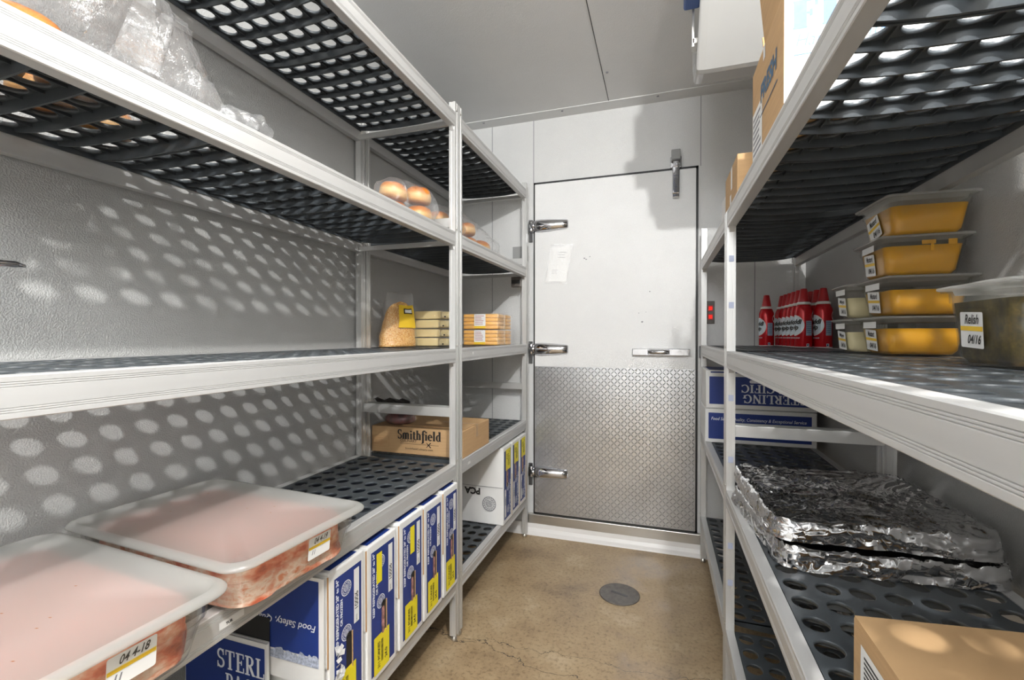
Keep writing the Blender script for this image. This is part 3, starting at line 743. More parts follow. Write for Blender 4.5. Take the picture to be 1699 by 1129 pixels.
# ------------------------------------------------------------------ cartons
def flat_text_box(t, parts): pass
def meat_box(i, y0, y1, x=-.748, z=.2455, h=.388, depth=.40, label='', group='white and blue meat cartons on edge', rack='A'):
    """carton standing on its long edge, printed blue end towards the aisle"""
    t = thing('meat_carton', label, 'carton', (x, y0, z), 0, group)
    w = y1 - y0
    MB().box(-depth, 0, 0, w, 0, h).build('carton_body', M['white_card'], t, bevel=.004)
    # lid panel lapped over the left side with raw edge
    mb = MB().box(-depth, -.001, -.0035, -.0003, h * .42, h - .004)
    mb.build('side_flap', M['white_card'], t, bevel=.001)
    MB().box(-.0022, .0004, -.0037, -.0008, h * .42, h - .006).build('raw_edge', M['card_in'], t)
    cy, cz = w / 2 + .004, h / 2
    pw, ph = w - .030, h - .040
    fp = quad(M['blue'], t, (0, cy, cz - .002), Y, Z, pw, ph, 'printed_panel', .0005)
    quad(M['blue'], t, (-depth / 2, w / 2, h), X, Y, depth - .02, w - .03, 'printed_top', .0005)
    L, Rr = cy - pw / 2, cy + pw / 2; top = cz + ph / 2
    O = lambda y, zz: (0, y, zz)
    quad(M['white'], t, O(Rr - .020, h * .735), Y, Z, .021, h * .36, 'date_strip', .0008)
    text('10006', M['ink'], t, O(Rr - .020, h * .70), Z, -Y, .019, .0002, name='number_lettering', lift=.0013)
    text('DATE:', M['ink'], t, O(Rr - .020, h * .585), Z, -Y, .007, 0, name='date_lettering', lift=.0013)
    text('KEEP REFRIGERATED 28\u00b0 to 34\u00b0', M['whiteink'], t, O(L + .011, h * .70), Z, -Y, .0105, .0004, fit=h * .46, height=.0105, name='storage_lettering')
    text('OR FROZEN', M['whiteink'], t, O(L + .026, h * .70), Z, -Y, .0105, .0004, fit=h * .17, height=.009, name='storage_lettering')
    seal(M['whiteink'], t, O(L + .044, h * .835), Y, Z, .019); seal(M['whiteink'], t, O(L + .044, h * .545), Y, Z, .019)
    hole = quad(M['black'], t, O(cy + .003, h * .41), Y, Z, .024, .098, 'hand_hole', .0009, rad=.0118)
    if i != 0:
        quad(M['hole_meat'], t, O(cy - .002, h * .395), Y, Z, .014, .076, 'meat_in_hole', .0014, rad=.0068)
    mb = MB()
    for k in range(20): mb.box(-.0002, .0022, cy + .0125, cy + .0165, h * .41 - .046 + k * .0046, h * .41 - .046 + k * .0046 + .0032)
    mb.build('corrugated_rim', M['cardboard'], t)
    ly = cy - .008
    quad(M['yellow'], t, O(ly, h * .175), Y, Z, .074, h * .275, 'price_label', .0011)
    text('311 PORKIES', M['ink'], t, O(ly - .014, h * .165), Z, -Y, .014, .0003, fit=h * .19, height=.011, name='label_lettering', lift=.0016)
    text('24.0', M['ink'], t, O(ly + .020, h * .13), Z, -Y, .016, .0004, name='weight_lettering', lift=.0016)
    mb = MB(); rd2 = random.Random(i + 3)
    zz = h * .10
    while zz < h * .26:
        d = rd2.choice((.0008, .0014, .002)); mb.add([(0, ly - .004, zz), (0, ly + .006, zz), (0, ly + .006, zz + d), (0, ly - .004, zz + d)], [(0, 1, 2, 3)]); zz += d + rd2.choice((.0008, .0013))
    o = mb.build('barcode', M['ink'], t, fix=False); o.location.x = .0016
    stripes(M['ink'], t, O(ly + .010, h * .22), Z, -Y, .03, .010, 3, seed=i); stripes(M['ink'], t, O(ly - .026, h * .165), Z, -Y, h * .2, .006, 2, duty=.4, seed=i + 9)
    if rack == 'A' and i in (1, 2):
        quad(M['yellow'], t, O(L + .036 if i == 1 else L + .055, h * .80), Y, Z, .026, h * .22, 'price_label', .0014)
        stripes(M['ink'], t, O(L + .040 if i == 1 else L + .058, h * .80), Z, -Y, h * .16, .012, 5, seed=5, name='barcode')
    if rack == 'B':                                          # these stand on their heads
        c = Matrix.Translation((0, w / 2, h / 2)) @ Matrix.Rotation(math.pi, 4, 'X') @ Matrix.Translation((0, -w / 2, -h / 2))
        for ch in t.children: ch.matrix_basis = c @ ch.matrix_basis
    return t
ordA = ['white and blue meat carton with a torn end and torn side flap',
        'white and blue meat carton standing right behind the torn carton',
        'white and blue meat carton in the middle of the near row of five',
        'white and blue meat carton second from the middle rack post in the row of five',
        'white and blue meat carton right beside the middle rack post, last of five']
for i, (a, b) in enumerate(((.892, 1.026), (1.040, 1.182), (1.200, 1.343), (1.350, 1.484), (1.494, 1.617))):
    t = meat_box(i, a, b, label=ordA[i], h=.388 - (.004 if i % 2 else 0), group='meat cartons in the near row on the bottom left shelf')
    if i == 0: torn_box = t
# torn front and side flap of the first carton
t = torn_box; h = .388
fl = MB(); dp = .40
fl.box(-.30, -.002, -.016, -.0125, h * .32, h - .004)
fo = fl.build('loose_flap', M['white_card'], t)
quad(M['blue'], t, (-.150, -.0162, h * .735), X, Z, .270, h * .47, 'printed_flap', .0006)
text('Food Safety, Quality,', M['whiteink'], t, (-.125, -.0162, h * .68), -X, -Z, .026, .0002, .25, fit=.205, height=.022, name='slogan_lettering', lift=.0014)
mb = MB(); rd3 = random.Random(4); pts = [( -.285 + .270 * k / 40, h * .50 + (rd3.random() - .5) * .016) for k in range(41)]
for k in range(40):
    (xa, za), (xb, zb) = pts[k], pts[k + 1]
    mb.add([(xa, 0, h * .44), (xb, 0, h * .44), (xb, 0, zb), (xa, 0, za)], [(0, 1, 2, 3)])
o = mb.build('scuffed_print', M['fray'], t, fix=False); o.location.y = -.0172
mb = MB()
for k in range(16):
    a = rd3.uniform(0, .022); zc = h * .40 + rd3.uniform(-.034, .040); s = rd3.uniform(.006, .013)
    ang = rd3.uniform(0, 3.1)
    p = [Vector((.002 + rd3.uniform(0, .010), .022 + a + s * math.cos(ang + q), zc + s * math.sin(ang + q))) for q in (0, 1.7, 3.3, 4.8)]
    mb.add(p, [(0, 1, 2, 3)])
mb.build('torn_paper', M['torn'], t, fix=False)
ordB = ['white and blue meat carton showing its white side with a round grey seal',
        'middle one of three meat cartons on the short left rack',
        'white and blue meat carton nearest the door, last of three']
for i, (a, b) in enumerate(((2.158, 2.293), (2.300, 2.430), (2.437, 2.562))):
    t = meat_box(i + 7, a, b, label=ordB[i], rack='B', z=.2470, depth=.36, group='meat cartons on the bottom shelf of the short left rack')
    if i == 0:
        seal(M['greyink'], t, (-.075, -.0037, .105), X, Z, .037)
        text('PCA', M['ink'], t, (-.165, -.0037, .165), -X, -Z, .045, .002, name='lettering')
        MB().box(-.355, -.002, -.0045, -.0034, .190, .1915).build('fold_line', M['greyink'], t)
# open blue carton at the near end
t = thing('blue_carton', 'flattened blue carton with white capital lettering, leaning on the torn carton', 'carton', (-.905, .862, .2455))
h = .207
mb = MB(); mb.box(-.27, 0, 0, .005, 0, h); mb.box(-.27, -.002, .0055, .0100, 0, h + .001)
mb.build('carton_body', M['white_card'], t)
quad(M['blue'], t, (-.137, 0, h / 2 - .006), X, Z, .262, h - .012, 'printed_panel', .0006)
MB().box(-.27, -.002, .0102, .0115, 0, h + .058).build('painted_inside_shade', M['black'], t)  # black sheet standing in for the shade inside the open carton
serif('STERL', M['whiteink'], t, (-.082, 0, h - .062), X, Z, .048, .152, lift=.0014)
serif('PACIF', M['whiteink'], t, (-.066, 0, h - .120), X, Z, .048, .130, lift=.0014)

# brown carton on the low shelf of the short left rack
t = thing('brown_carton', 'brown cardboard carton printed in black, lying on the low shelf of the short left rack', 'carton', (-.764, 1.700, .7005))
w, d, h = .432, .300, .112
MB().box(-w, 0, 0, d, 0, h).build('carton_body', M['cardboard'], t, bevel=.003)
MB().box(-w + .01, -.01, d * .49, d * .51, h + .0002, h + .001).build('top_seam', M['card_in'], t)
mb = MB(); mb.box(-.17, .0006, d * .44, d * .56, h + .0004, h + .0010); mb.box(0, .0008, d * .46, d * .54, h * .55, h)
mb.build('packing_tape', mat('brown tape', (.42, .27, .14), .3), t)
MB().box(-.30, -.004, d * .12, d * .48, h + .0005, h + .004).build('loose_flap', M['cardboard'], t)
F = lambda x, z: (x, 0, z)
serif('Smithfield', M['ink'], t, F(-.200, .083), X, Z, .040, .205, name='brand_lettering', thick=.25)
text('CULINARY', M['ink'], t, F(-.250, .056), X, Z, .016, 0, fit=.078, height=.012, name='brand_lettering')
mb = MB(); mb.box(-.290, -.108, -.0009, -.0006, .0440, .0452)
for s in (-1, 1):
    mb.prism([(-.014, -.001), (.014, -.0022), (.014, .0022), (-.014, .001)], lambda u, v, tt: (-.155 + (u - s * v) * .72, tt, .044 + (s * u + v) * .72), -.0012, -.0008)
mb.build('emblem', M['ink'], t)
text('SmithfieldCulinary.com', M['ink'], t, F(-.200, .024), X, Z, .013, .0001, fit=.130, height=.010, name='web_lettering')
mb = MB()
for a in ((-.423, -.345, .024, .0252), (-.423, -.345, .068, .0692), (-.423, -.4218, .024, .069), (-.3462, -.345, .024, .069)): mb.box(a[0], a[1], -.0009, -.0005, a[2], a[3])
mb.build('print_frame', M['card_in'], t); stripes(M['card_in'], t, F(-.384, .047), X, Z, .065, .034, 5, seed=2)
# wrapped meat on that carton
t = thing('wrapped_meat', 'small clear pack of dark red meat on the brown carton behind the cross bar', 'meat', (-1.095, 1.765, .8140))
rings = []
for k in range(9):
    x = -.062 + .0155 * k; s = math.sin(math.pi * (k + .7) / 9.4) ** .5
    rings.append([(x, .052 * s * math.cos(a) * (1 + .08 * mnoise.noise((x * 40, a * 2, 1))), max(.0005, .024 + .030 * s * math.sin(a))) for a in [2 * math.pi * q / 14 for q in range(14)]])
MB().loft(rings).build('meat_slab', mat('dark red meat', (.20, .045, .04), .3, 0, .6, 40), t)
MB().loft([[(p[0] * 1.1, p[1] * 1.08, max(.0004, p[2] * 1.07)) for p in r] for r in rings]).build('wrapper', M['film'], t)
mb = MB(); vs = []
for k in range(7):
    x = -.075 + .030 * k
    vs += [(x, -.098 - .006 * (k % 2), .116 + .012 * (k % 2)), (x * .95, -.085, .112 + .004 * ((k + 1) % 3)), (x * .8, -.060, .086 + .006 * (k % 2)), (x * .55, -.020, .054)]
for k in range(6):
    for q in range(3): a = 4 * k + q; mb.add([vs[a], vs[a + 4], vs[a + 5], vs[a + 1]], [(0, 1, 2, 3)])
mb.build('dark_wrapper_flap', mat('dark film', (.05, .05, .05), .35), t, fix=False)

# two flat cartons on the low shelf of the short right rack
def flat_carton(z, h, lab, upper):
    t = thing('blue_white_carton', lab, 'carton', (.199 if not upper else .203, 2.332 if not upper else 2.338, z), 0, 'flat blue and white cartons on the low right shelf')
    w, d = .458, .262
    MB().box(0, w, 0, d, 0, h).build('carton_body', M['white_card'], t, bevel=.004)
    F = lambda x, zz: (x, 0, zz)
    quad(M['blue'], t, F(w / 2 - .003, h * .50 if not upper else h * .475), X, Z, w - .036, h - .036 if not upper else h * .72, 'printed_panel', .0006)
    quad(M['white_card'], t, (0, d / 2, h / 2), -Y, Z, d - .03, h * .8, 'side_label', .0006)
    quad(M['blue'], t, (w / 2, d / 2, h), X, Y, w - .03, d - .03, 'printed_top', .0005)
    if upper:
        MB().box(.02, w - .004, -.0012, -.0007, h * .93, h * .965).build('blue_line', M['blue'], t)
        serif('STERLING', M['whiteink'], t, F(.285, h * .28), -X, -Z, .040, .255, lift=.0014)
        serif('PACIFIC', M['whiteink'], t, F(.255, h * .54), -X, -Z, .038, .205, lift=.0014)
        quad(M['whiteink'], t, F(.240, h * .72), X, Z, .11, .014, 'name_plate', .0012, rad=.0065)
        text('COMPANY', M['blue'], t, F(.240, h * .72), -X, -Z, .011, 0, name='lettering', lift=.0017)
    else:
        text('Food Safety, Quality, Consistency & Exceptional Service', M['whiteink'], t, F(w / 2 - .008, h * .71), X, Z, .02, .0001, .25, fit=.390, height=.019, name='slogan_lettering')
    return t
flat_carton(.7005, .158, 'blue and white carton with a small white slogan, under another carton', False)
flat_carton(.7005 + .1595, .180, 'blue and white carton with large upside-down capitals, stacked on the slogan carton', True)

# open white-sided carton, small cartons on the top right shelf
def open_carton(t, w, d, h, m_front, m_side, th=.004):
    mb = MB(); mb.box(0, w, 0, th, 0, h); mb.box(0, w, d - th, d, 0, h); mb.box(w - th, w, th, d - th, 0, h); mb.box(0, th, th, d - th, 0, h); mb.box(th, w - th, th, d - th, 0, th)
    return mb.build('carton_body', m_side, t)
t = thing('tall_open_carton', 'large brown carton with a white lettered front and raised flap on the upper right shelf', 'carton', (.2165, .972, 1.6075))
w, d, h = .40, .305, .238
open_carton(t, w, d, h, None, M['cardboard'])
quad(M['white_card'], t, (w / 2, 0, h / 2), X, Z, w - .001, h - .001, 'white_front', .0006)
serif('FRESH', M['fadeblue'], t, (.137, 0, .186), X, Z, .052, .245, lift=.0014, thick=.30)
text('Hand Crafted', M['fadeblue'], t, (.096, 0, .138), X, Z, .042, -.0002, .3, fit=.160, height=.024, name='script_lettering')
MB().box(.016, .26, -.0016, -.0010, .112, .1135).build('underline', M['fadeblue'], t)
text('FRESH', M['dullblue'], t, (0, d * .43, h * .60), -Y, Z, .07, .003, .1, fit=.155, height=.042, name='side_lettering')
MB().box(-.0012, -.0008, d * .15, d * .70, h * .40, h * .41).build('side_line', M['dullblue'], t)
quad(M['white'], t, (0, d * .80, h * .32), -Y, Z, d * .36, h * .50, 'shipping_label', .0008)
stripes(M['greyink'], t, (0, d * .80, h * .32), -Y, Z, d * .30, h * .42, 7, seed=3)
mb = MB(); mb.prism([(d - .003, h), (d + .050, h + .125), (d + .054, h + .124), (d + .001, h)], lambda y, z, x: (x, y, z), .03, w - .004); mb.build('back_flap', M['card_in'], t)
mb = MB(); mb.prism([(0, h), (-.010, h + .10), (-.006, h + .10), (.004, h)], lambda x, z, y: (x, y, z), .006, d * .55); mb.build('side_flap', M['cardboard'], t)
quad(M['torn'], t, (0, d * .55, h * .93), -Y, Z, .02, .03, 'torn_tape', .001)
t = thing('small_carton', 'small brown carton with strips of white tape on the upper right shelf', 'carton', (.2165, 1.520, 1.6075))
w, d, h = .30, .262, .142
MB().box(0, w, 0, d, 0, h).build('carton_body', M['cardboard'], t, bevel=.003)
quad(M['white_card'], t, (.09, 0, h / 2), X, Z, .17, h - .006, 'pale_front', .0006) if False else None
for (yy, zz, ww, hh) in ((d * .42, h * .72, .03, h * .5), (d * .50, h * .2, .03, h * .36)): quad(M['white'], t, (0, yy, zz), -Y, Z, ww, hh, 'white_tape', .0008)
t = thing('white_carton', 'plain white carton behind the small brown carton on the upper right shelf', 'carton', (.255, 2.000, 1.6075))
MB().box(0, .26, 0, .22, 0, .182).build('carton_body', M['white_card'], t, bevel=.003)

# brown carton low on the right, nearest the camera
t = thing('brown_carton', 'opened brown carton with a printed white label, nearest the camera on the low right shelf', 'carton', (.262, .40, .7005), 0)
w, d, h = .37, .365, .100
open_carton(t, w, d, h, None, M['cardboard'])
mb = MB(); mb.box(.004, w - .004, .16, d - .004, h - .010, h - .006); mb.build('inner_flap', M['card_in'], t)
mb = MB(); mb.prism([(0, h), (.205, h + .014), (.205, h + .018), (0, h + .004)], lambda x, z, y: (x, y, z), .02, d - .002)
mb.build('top_flap', M['cardboard'], t)
mb = MB(); mb.prism([(d, h), (d - .11, h + .006), (d - .11, h + .010), (d, h + .004)], lambda y, z, x: (x, y, z), .21, w - .004)
mb.build('back_flap', M['cardboard'], t)
quad(M['white'], t, (0, d * .62, h * .42), -Y, Z, d * .62, h * .72, 'shipping_label', .0008)
stripes(M['ink'], t, (0, d * .78, h * .40), -Y, Z, d * .24, h * .6, 9, seed=8); stripes(M['greyink'], t, (0, d * .45, h * .40), -Y, Z, d * .22, h * .6, 6, seed=4, duty=.7)

# ------------------------------------------------------------------ foil wrapped trays
def foil_slab(name, parent, hx, hy, h, seed, m, amp=.006, N1=70, N2=90, rad=.05, sag=0):
    V = []; F = []; ex = h / (2 * hx) * 2.4; 
    nx, ny = N1, N2
    for j in range(ny + 1):
        for i in range(nx + 1):
            u = (-1 + 2 * i / nx) * (hx + h); v = (-1 + 2 * j / ny) * (hy + h)
            ox, oy = max(0, abs(u) - hx), max(0, abs(v) - hy); o = min(h, max(ox, oy))
            x = max(-hx, min(hx, u)); y = max(-hy, min(hy, v))
            dx, dy = abs(x) - (hx - rad), abs(y) - (hy - rad)
            if dx > 0 and dy > 0:
                L = math.hypot(dx, dy)
                if L > rad: k = rad / L; x = math.copysign(hx - rad + dx * k, x); y = math.copysign(hy - rad + dy * k, y)
            p = Vector((x * 9 + seed, y * 9, o * 34))
            w = Vector((mnoise.noise(p * .9), mnoise.noise(p * .9 + Vector((7, 3, 1))), 0)) * .9
            n1 = mnoise.noise(p * .8); n2 = 1 - abs(mnoise.noise((p + w) * 1.5)) * 2; n3 = 1 - abs(mnoise.noise((p + w) * 3.7 + Vector((5, 2, 1)))) * 2; n4 = 1 - abs(mnoise.noise((p + w) * 8)) * 2
            dz = amp * (.7 * n1 + .55 * max(0, n2) ** 3 + .5 * max(0, n3) ** 3 + .16 * n4)
            edge = max(0, 1 - min(hx - abs(x), hy - abs(y)) / .03)
            z = h - o + dz * (1 if o < h * .8 else .25) - sag * (1 - (x / hx) ** 2) * (1 - (y / hy) ** 2) + (.004 * edge if o == 0 else 0)
            k = 1 + min(1, o / h * 2) * (.012 + .028 * mnoise.noise(p * 1.3 + Vector((9, 1, 4))) + .018 * (1 - abs(mnoise.noise(p * 3.1)) * 2)) if o > 0 else 1
            V.append((x * k, y * k, max(.0003, z)))
    for j in range(ny):
        for i in range(nx): a = j * (nx + 1) + i; F.append((a, a + 1, a + nx + 2, a + nx + 1))
    mb = MB(); mb.add(V, F, 0, True)
    return mb.build(name, m, parent, fix=False)
for k, (cx, cy, rz, z, lab) in enumerate(((.440, 1.352, R(5), .7003, 'foil wrapped flat tray at the bottom of two on the low right shelf'), (.436, 1.365, R(2.5), .7540, 'foil wrapped flat tray lying on top of the other foil tray'))):
    o = foil_slab('foil_wrapped_tray', None, .210, .226, .040, 3 + 11 * k, M['foil'], .0085, 110, 120, rad=.05, sag=.008 if k else 0)
    o.location = (cx, cy, z); o.rotation_euler = (0, 0, rz); tag(o, lab, 'tray', 'foil wrapped trays')

# ------------------------------------------------------------------ food pans
def day_label(t, org, xd, yd, w, h, a, b, tilt=0):
    xd = Vector(xd); yd = Vector(yd); c, s = math.cos(tilt), math.sin(tilt)
    x2 = xd * c + yd * s; y2 = yd * c - xd * s; org = Vector(org)
    q = quad(M['white'], t, org, x2, y2, w, h, 'day_label', .0012, rad=w * .05)
    q['label'] = 'white day label with a yellow stripe'
    quad(M['amber'], t, org + y2 * h * .04, x2, y2, w * .98, h * .13, 'label_stripe', .0016)
    if a: text(a, M['ink'], t, org + y2 * h * .29 + x2 * w * .02, x2, y2, h * .34, .0003, .35, name='handwriting', lift=.0020, fit=w * .62, height=h * .27)
    if b: text(b, M['ink'], t, org - y2 * h * .27 + x2 * w * .10, x2, y2, h * .32, .0003, .35, name='handwriting', lift=.0020, fit=w * .58, height=h * .26)
    if not b: stripes(M['greyink'], t, org - y2 * h * .26, y2 * .9 + x2 * .4, x2, h * .22, w * .8, 7, duty=.35, ragged=False, name='small_print')
    stripes(M['greyink'], t, org - y2 * h * .12 - x2 * w * .33, x2, y2, w * .22, h * .16, 3, duty=.3)
    stripes(M['greyink'], t, org + y2 * h * .42 - x2 * w * .30, x2, y2, w * .3, h * .05, 1, duty=.5)
def sixth_pan(name, label, cat, loc, h, content, level, rotz=0, pan='pan', hx=.081, hy=.085, lid=True, grp=None, drip=False):
    t = thing(name, label, cat, loc, rotz, grp)
    bx, by = hx - .011, hy - .011; tk = .0022
    out = [(bx - .008, by - .008, .012, 0), (bx - .002, by - .002, .018, .003), (bx, by, .02, .012), (hx - .003, hy - .003, .02, h - .022), (hx - .0005, hy - .0005, .02, h - .021), (hx, hy, .02, h - .004), (hx + .008, hy + .008, .02, h - .003), (hx + .008, hy + .008, .02, h)]
    inn = [(hx + .004, hy + .004, .02, h), (hx - .0025, hy - .0025, .019, h - .004), (bx - tk, by - tk, .018, .012), (bx - .010, by - .010, .012, .0035)]
    rshell(out + inn, 5, caps=(True, True)).build('pan_body', M[pan], t)
    k = lambda z: (z - .012) / (h - .034)
    zc = level * h; f = lambda z: (bx + (hx - .003 - bx) * k(z) - tk - .0006, by + (hy - .003 - by) * k(z) - tk - .0006)
    a, b = f(zc)
    rshell([(bx - .011, by - .011, .012, .0038), (bx - tk - .001, by - tk - .001, .017, .013), (a, b, .018, zc)], 5, caps=(True, True)).build('contents', content, t)
    if drip:
        mb = MB(); y = -hy + .0046
        for (xa, xb, dd) in ((-.005, .022, .010), (.012, .018, .026), (.045, .062, .013)): mb.box(xa, xb, y, y + .002, h - .006 - dd, h - .006)
        mb.build('drip', content, t, bevel=.002)
    if lid:
        lx, ly = hx + .011, hy + .010
        rshell([(hx - .006, hy - .006, .018, h - .008), (hx - .004, hy - .004, .018, h + .0005), (lx - .001, ly - .001, .014, h + .0005), (lx, ly, .014, h + .002), (lx, ly, .014, h + .005), (lx - .003, ly - .003, .012, h + .0065), (lx - .016, ly - .016, .012, h + .0065), (lx - .019, ly - .019, .012, h + .004), (.02, .02, .01, h + .004)], 5, caps=(True, True)).build('pan_lid', M['lid'], t)
    return t
PH = .0895; STEP = PH + .0072
names = ['lowest', 'second from the bottom', 'third from the bottom', 'topmost']
shelfz = 1.1523
for k in range(4):
    t = sixth_pan('mustard_pan', 'lidded clear pan of yellow mustard, %s of the stack of four' % names[k], 'food pan', (.600 + (0, .003, -.003, .002)[k], 1.413 + (0, -.004, .003, -.005)[k], shelfz + k * STEP), PH, M['mustard'], (.74, .70, .80, .78)[k], R((0, 1.5, -1.5, 2)[k]), hx=.083, hy=.083, grp='stacked mustard pans', drip=(k == 2))
    day_label(t, (-.0755 - .0010, .012, .038 if k < 3 else .034), -Y, Vector((-.12, 0, 1)).normalized(), .062, .054, 'Mustard', '04/16', R(-4 if k != 3 else 14))
    if k < 3: quad(M['white'], t, (-.0838, .006, PH - .013), -Y, Z, .076, .016, 'rim_label', .0006)
for k in range(2):
    t = sixth_pan('mayonnaise_pan', 'lidded pan of pale mayonnaise, %s of the pair behind the mustard stack' % ('lower' if k == 0 else 'upper'), 'food pan', (.582, 1.5655, shelfz + k * STEP), PH, M['mayo'], .66, R(0), pan='pan', hx=.083, hy=.046, grp='mayonnaise pans')
    day_label(t, (-.0765, .006, .036), -Y, Vector((-.12, 0, 1)).normalized(), .056, .052, 'Mayo', '04/16', R(-5))
    quad(M['white'], t, (-.0838, .002, PH - .013), -Y, Z, .07, .016, 'rim_label', .0006)
t = sixth_pan('relish_pan', 'deep lidded pan of dark green relish with a large white label, beside the mustard stack', 'food pan', (.553, .918, shelfz), .126, M['relish'], .83, R(-1), hx=.080, hy=.086)
day_label(t, (-.0745, .014, .058), -Y, Vector((-.07, 0, 1)).normalized(), .058, .058, 'Relish', '04/16', R(-3))
t = sixth_pan('relish_pan', 'second deep pan with a white label, cut off by the right edge', 'food pan', (.560, .720, shelfz), .126, M['relish'], .70, R(2), hx=.080, hy=.086, pan='milky')
day_label(t, (-.0745, .030, .058), -Y, Vector((-.07, 0, 1)).normalized(), .058, .058, 'Onion', '04/15', R(2))

def hotel_pan(label, loc, rotz, a, b):
    t = thing('meat_pan', label, 'food pan', loc, rotz, 'lidded pans of raw meat')
    hx, hy, h = .252, .160, .098
    bx, by = hx - .016, hy - .016
    out = [(bx - .014, by - .014, .035, 0), (bx - .004, by - .004, .045, .004), (bx, by, .05, .016), (hx - .006, hy - .006, .05, h - .038), (hx - .002, hy - .002, .05, h - .036), (hx, hy, .05, h - .004), (hx + .008, hy + .008, .05, h - .003), (hx + .008, hy + .008, .05, h)]
    inn = [(hx + .004, hy + .004, .05, h), (hx - .003, hy - .003, .048, h - .006), (bx - .003, by - .003, .045, .016), (bx - .016, by - .016, .035, .004)]
    rshell(out + inn, 8, caps=(True, True)).build('pan_body', M['pan'], t)
    o = foil_slab('raw_meat', t, hx - .026, hy - .026, h - .022, 5 + loc[1] * 31, M['meat'], .006, 40, 30, .045)
    o.location.z = .0045
    rshell([(hx - .036, hy - .036, .03, h - .020), (hx - .022, hy - .022, .04, h - .014), (hx - .028, hy - .028, .036, h - .0095), (.08, .05, .03, h - .0092)], 8, caps=(True, True)).build('meat_top', mat('pink meat top', (.66, .24, .18), .5, 0, .10, 14) if 'pink meat top' not in bpy.data.materials else bpy.data.materials['pink meat top'], t)
    lx, ly = hx + .016, hy + .014
    rshell([(hx - .008, hy - .008, .04, h - .006), (hx - .006, hy - .006, .04, h + .0005), (lx - .001, ly - .001, .04, h - .004), (lx, ly, .04, h - .003), (lx, ly, .04, h + .0005), (lx - .006, ly - .006, .036, h + .006), (lx - .013, ly - .013, .034, h + .0075), (lx - .016, ly - .016, .033, h + .007), (lx - .020, ly - .020, .03, h + .0030), (.05, .03, .02, h + .0030)], 8, caps=(True, True)).build('pan_lid', M['lid'], t)
    day_label(t, (hx - .0085 + .0012, .035 if a else -.030, .058), Y, Vector((.10, 0, 1)).normalized(), .060, .046, a, b, R(0))
    mb = MB(); rd4 = random.Random(int(loc[1] * 1000))
    for k in range(7): mb.add([(q * 1.0 + p0, w + p1, h + .0044) for (p0, p1) in [(rd4.uniform(-.2, .2), rd4.uniform(-.11, .11))] for q, w in ((0, 0), (.004, .001), (.005, .003), (.001, .002))], [(0, 1, 2, 3)])
    mb.build('crumbs', mat('brown crumbs', (.20, .09, .03), .8), t, fix=False)
    return t
hotel_pan('lidded clear pan of raw meat farther from the camera, handwritten label at its front', (-.9335, .772, .7003), R(-3.8), '04 4-19', '')
hotel_pan('lidded clear pan of raw meat nearest the camera, at the bottom left corner', (-.927, .408, .7003), R(-4.0), '04 4-18', '')

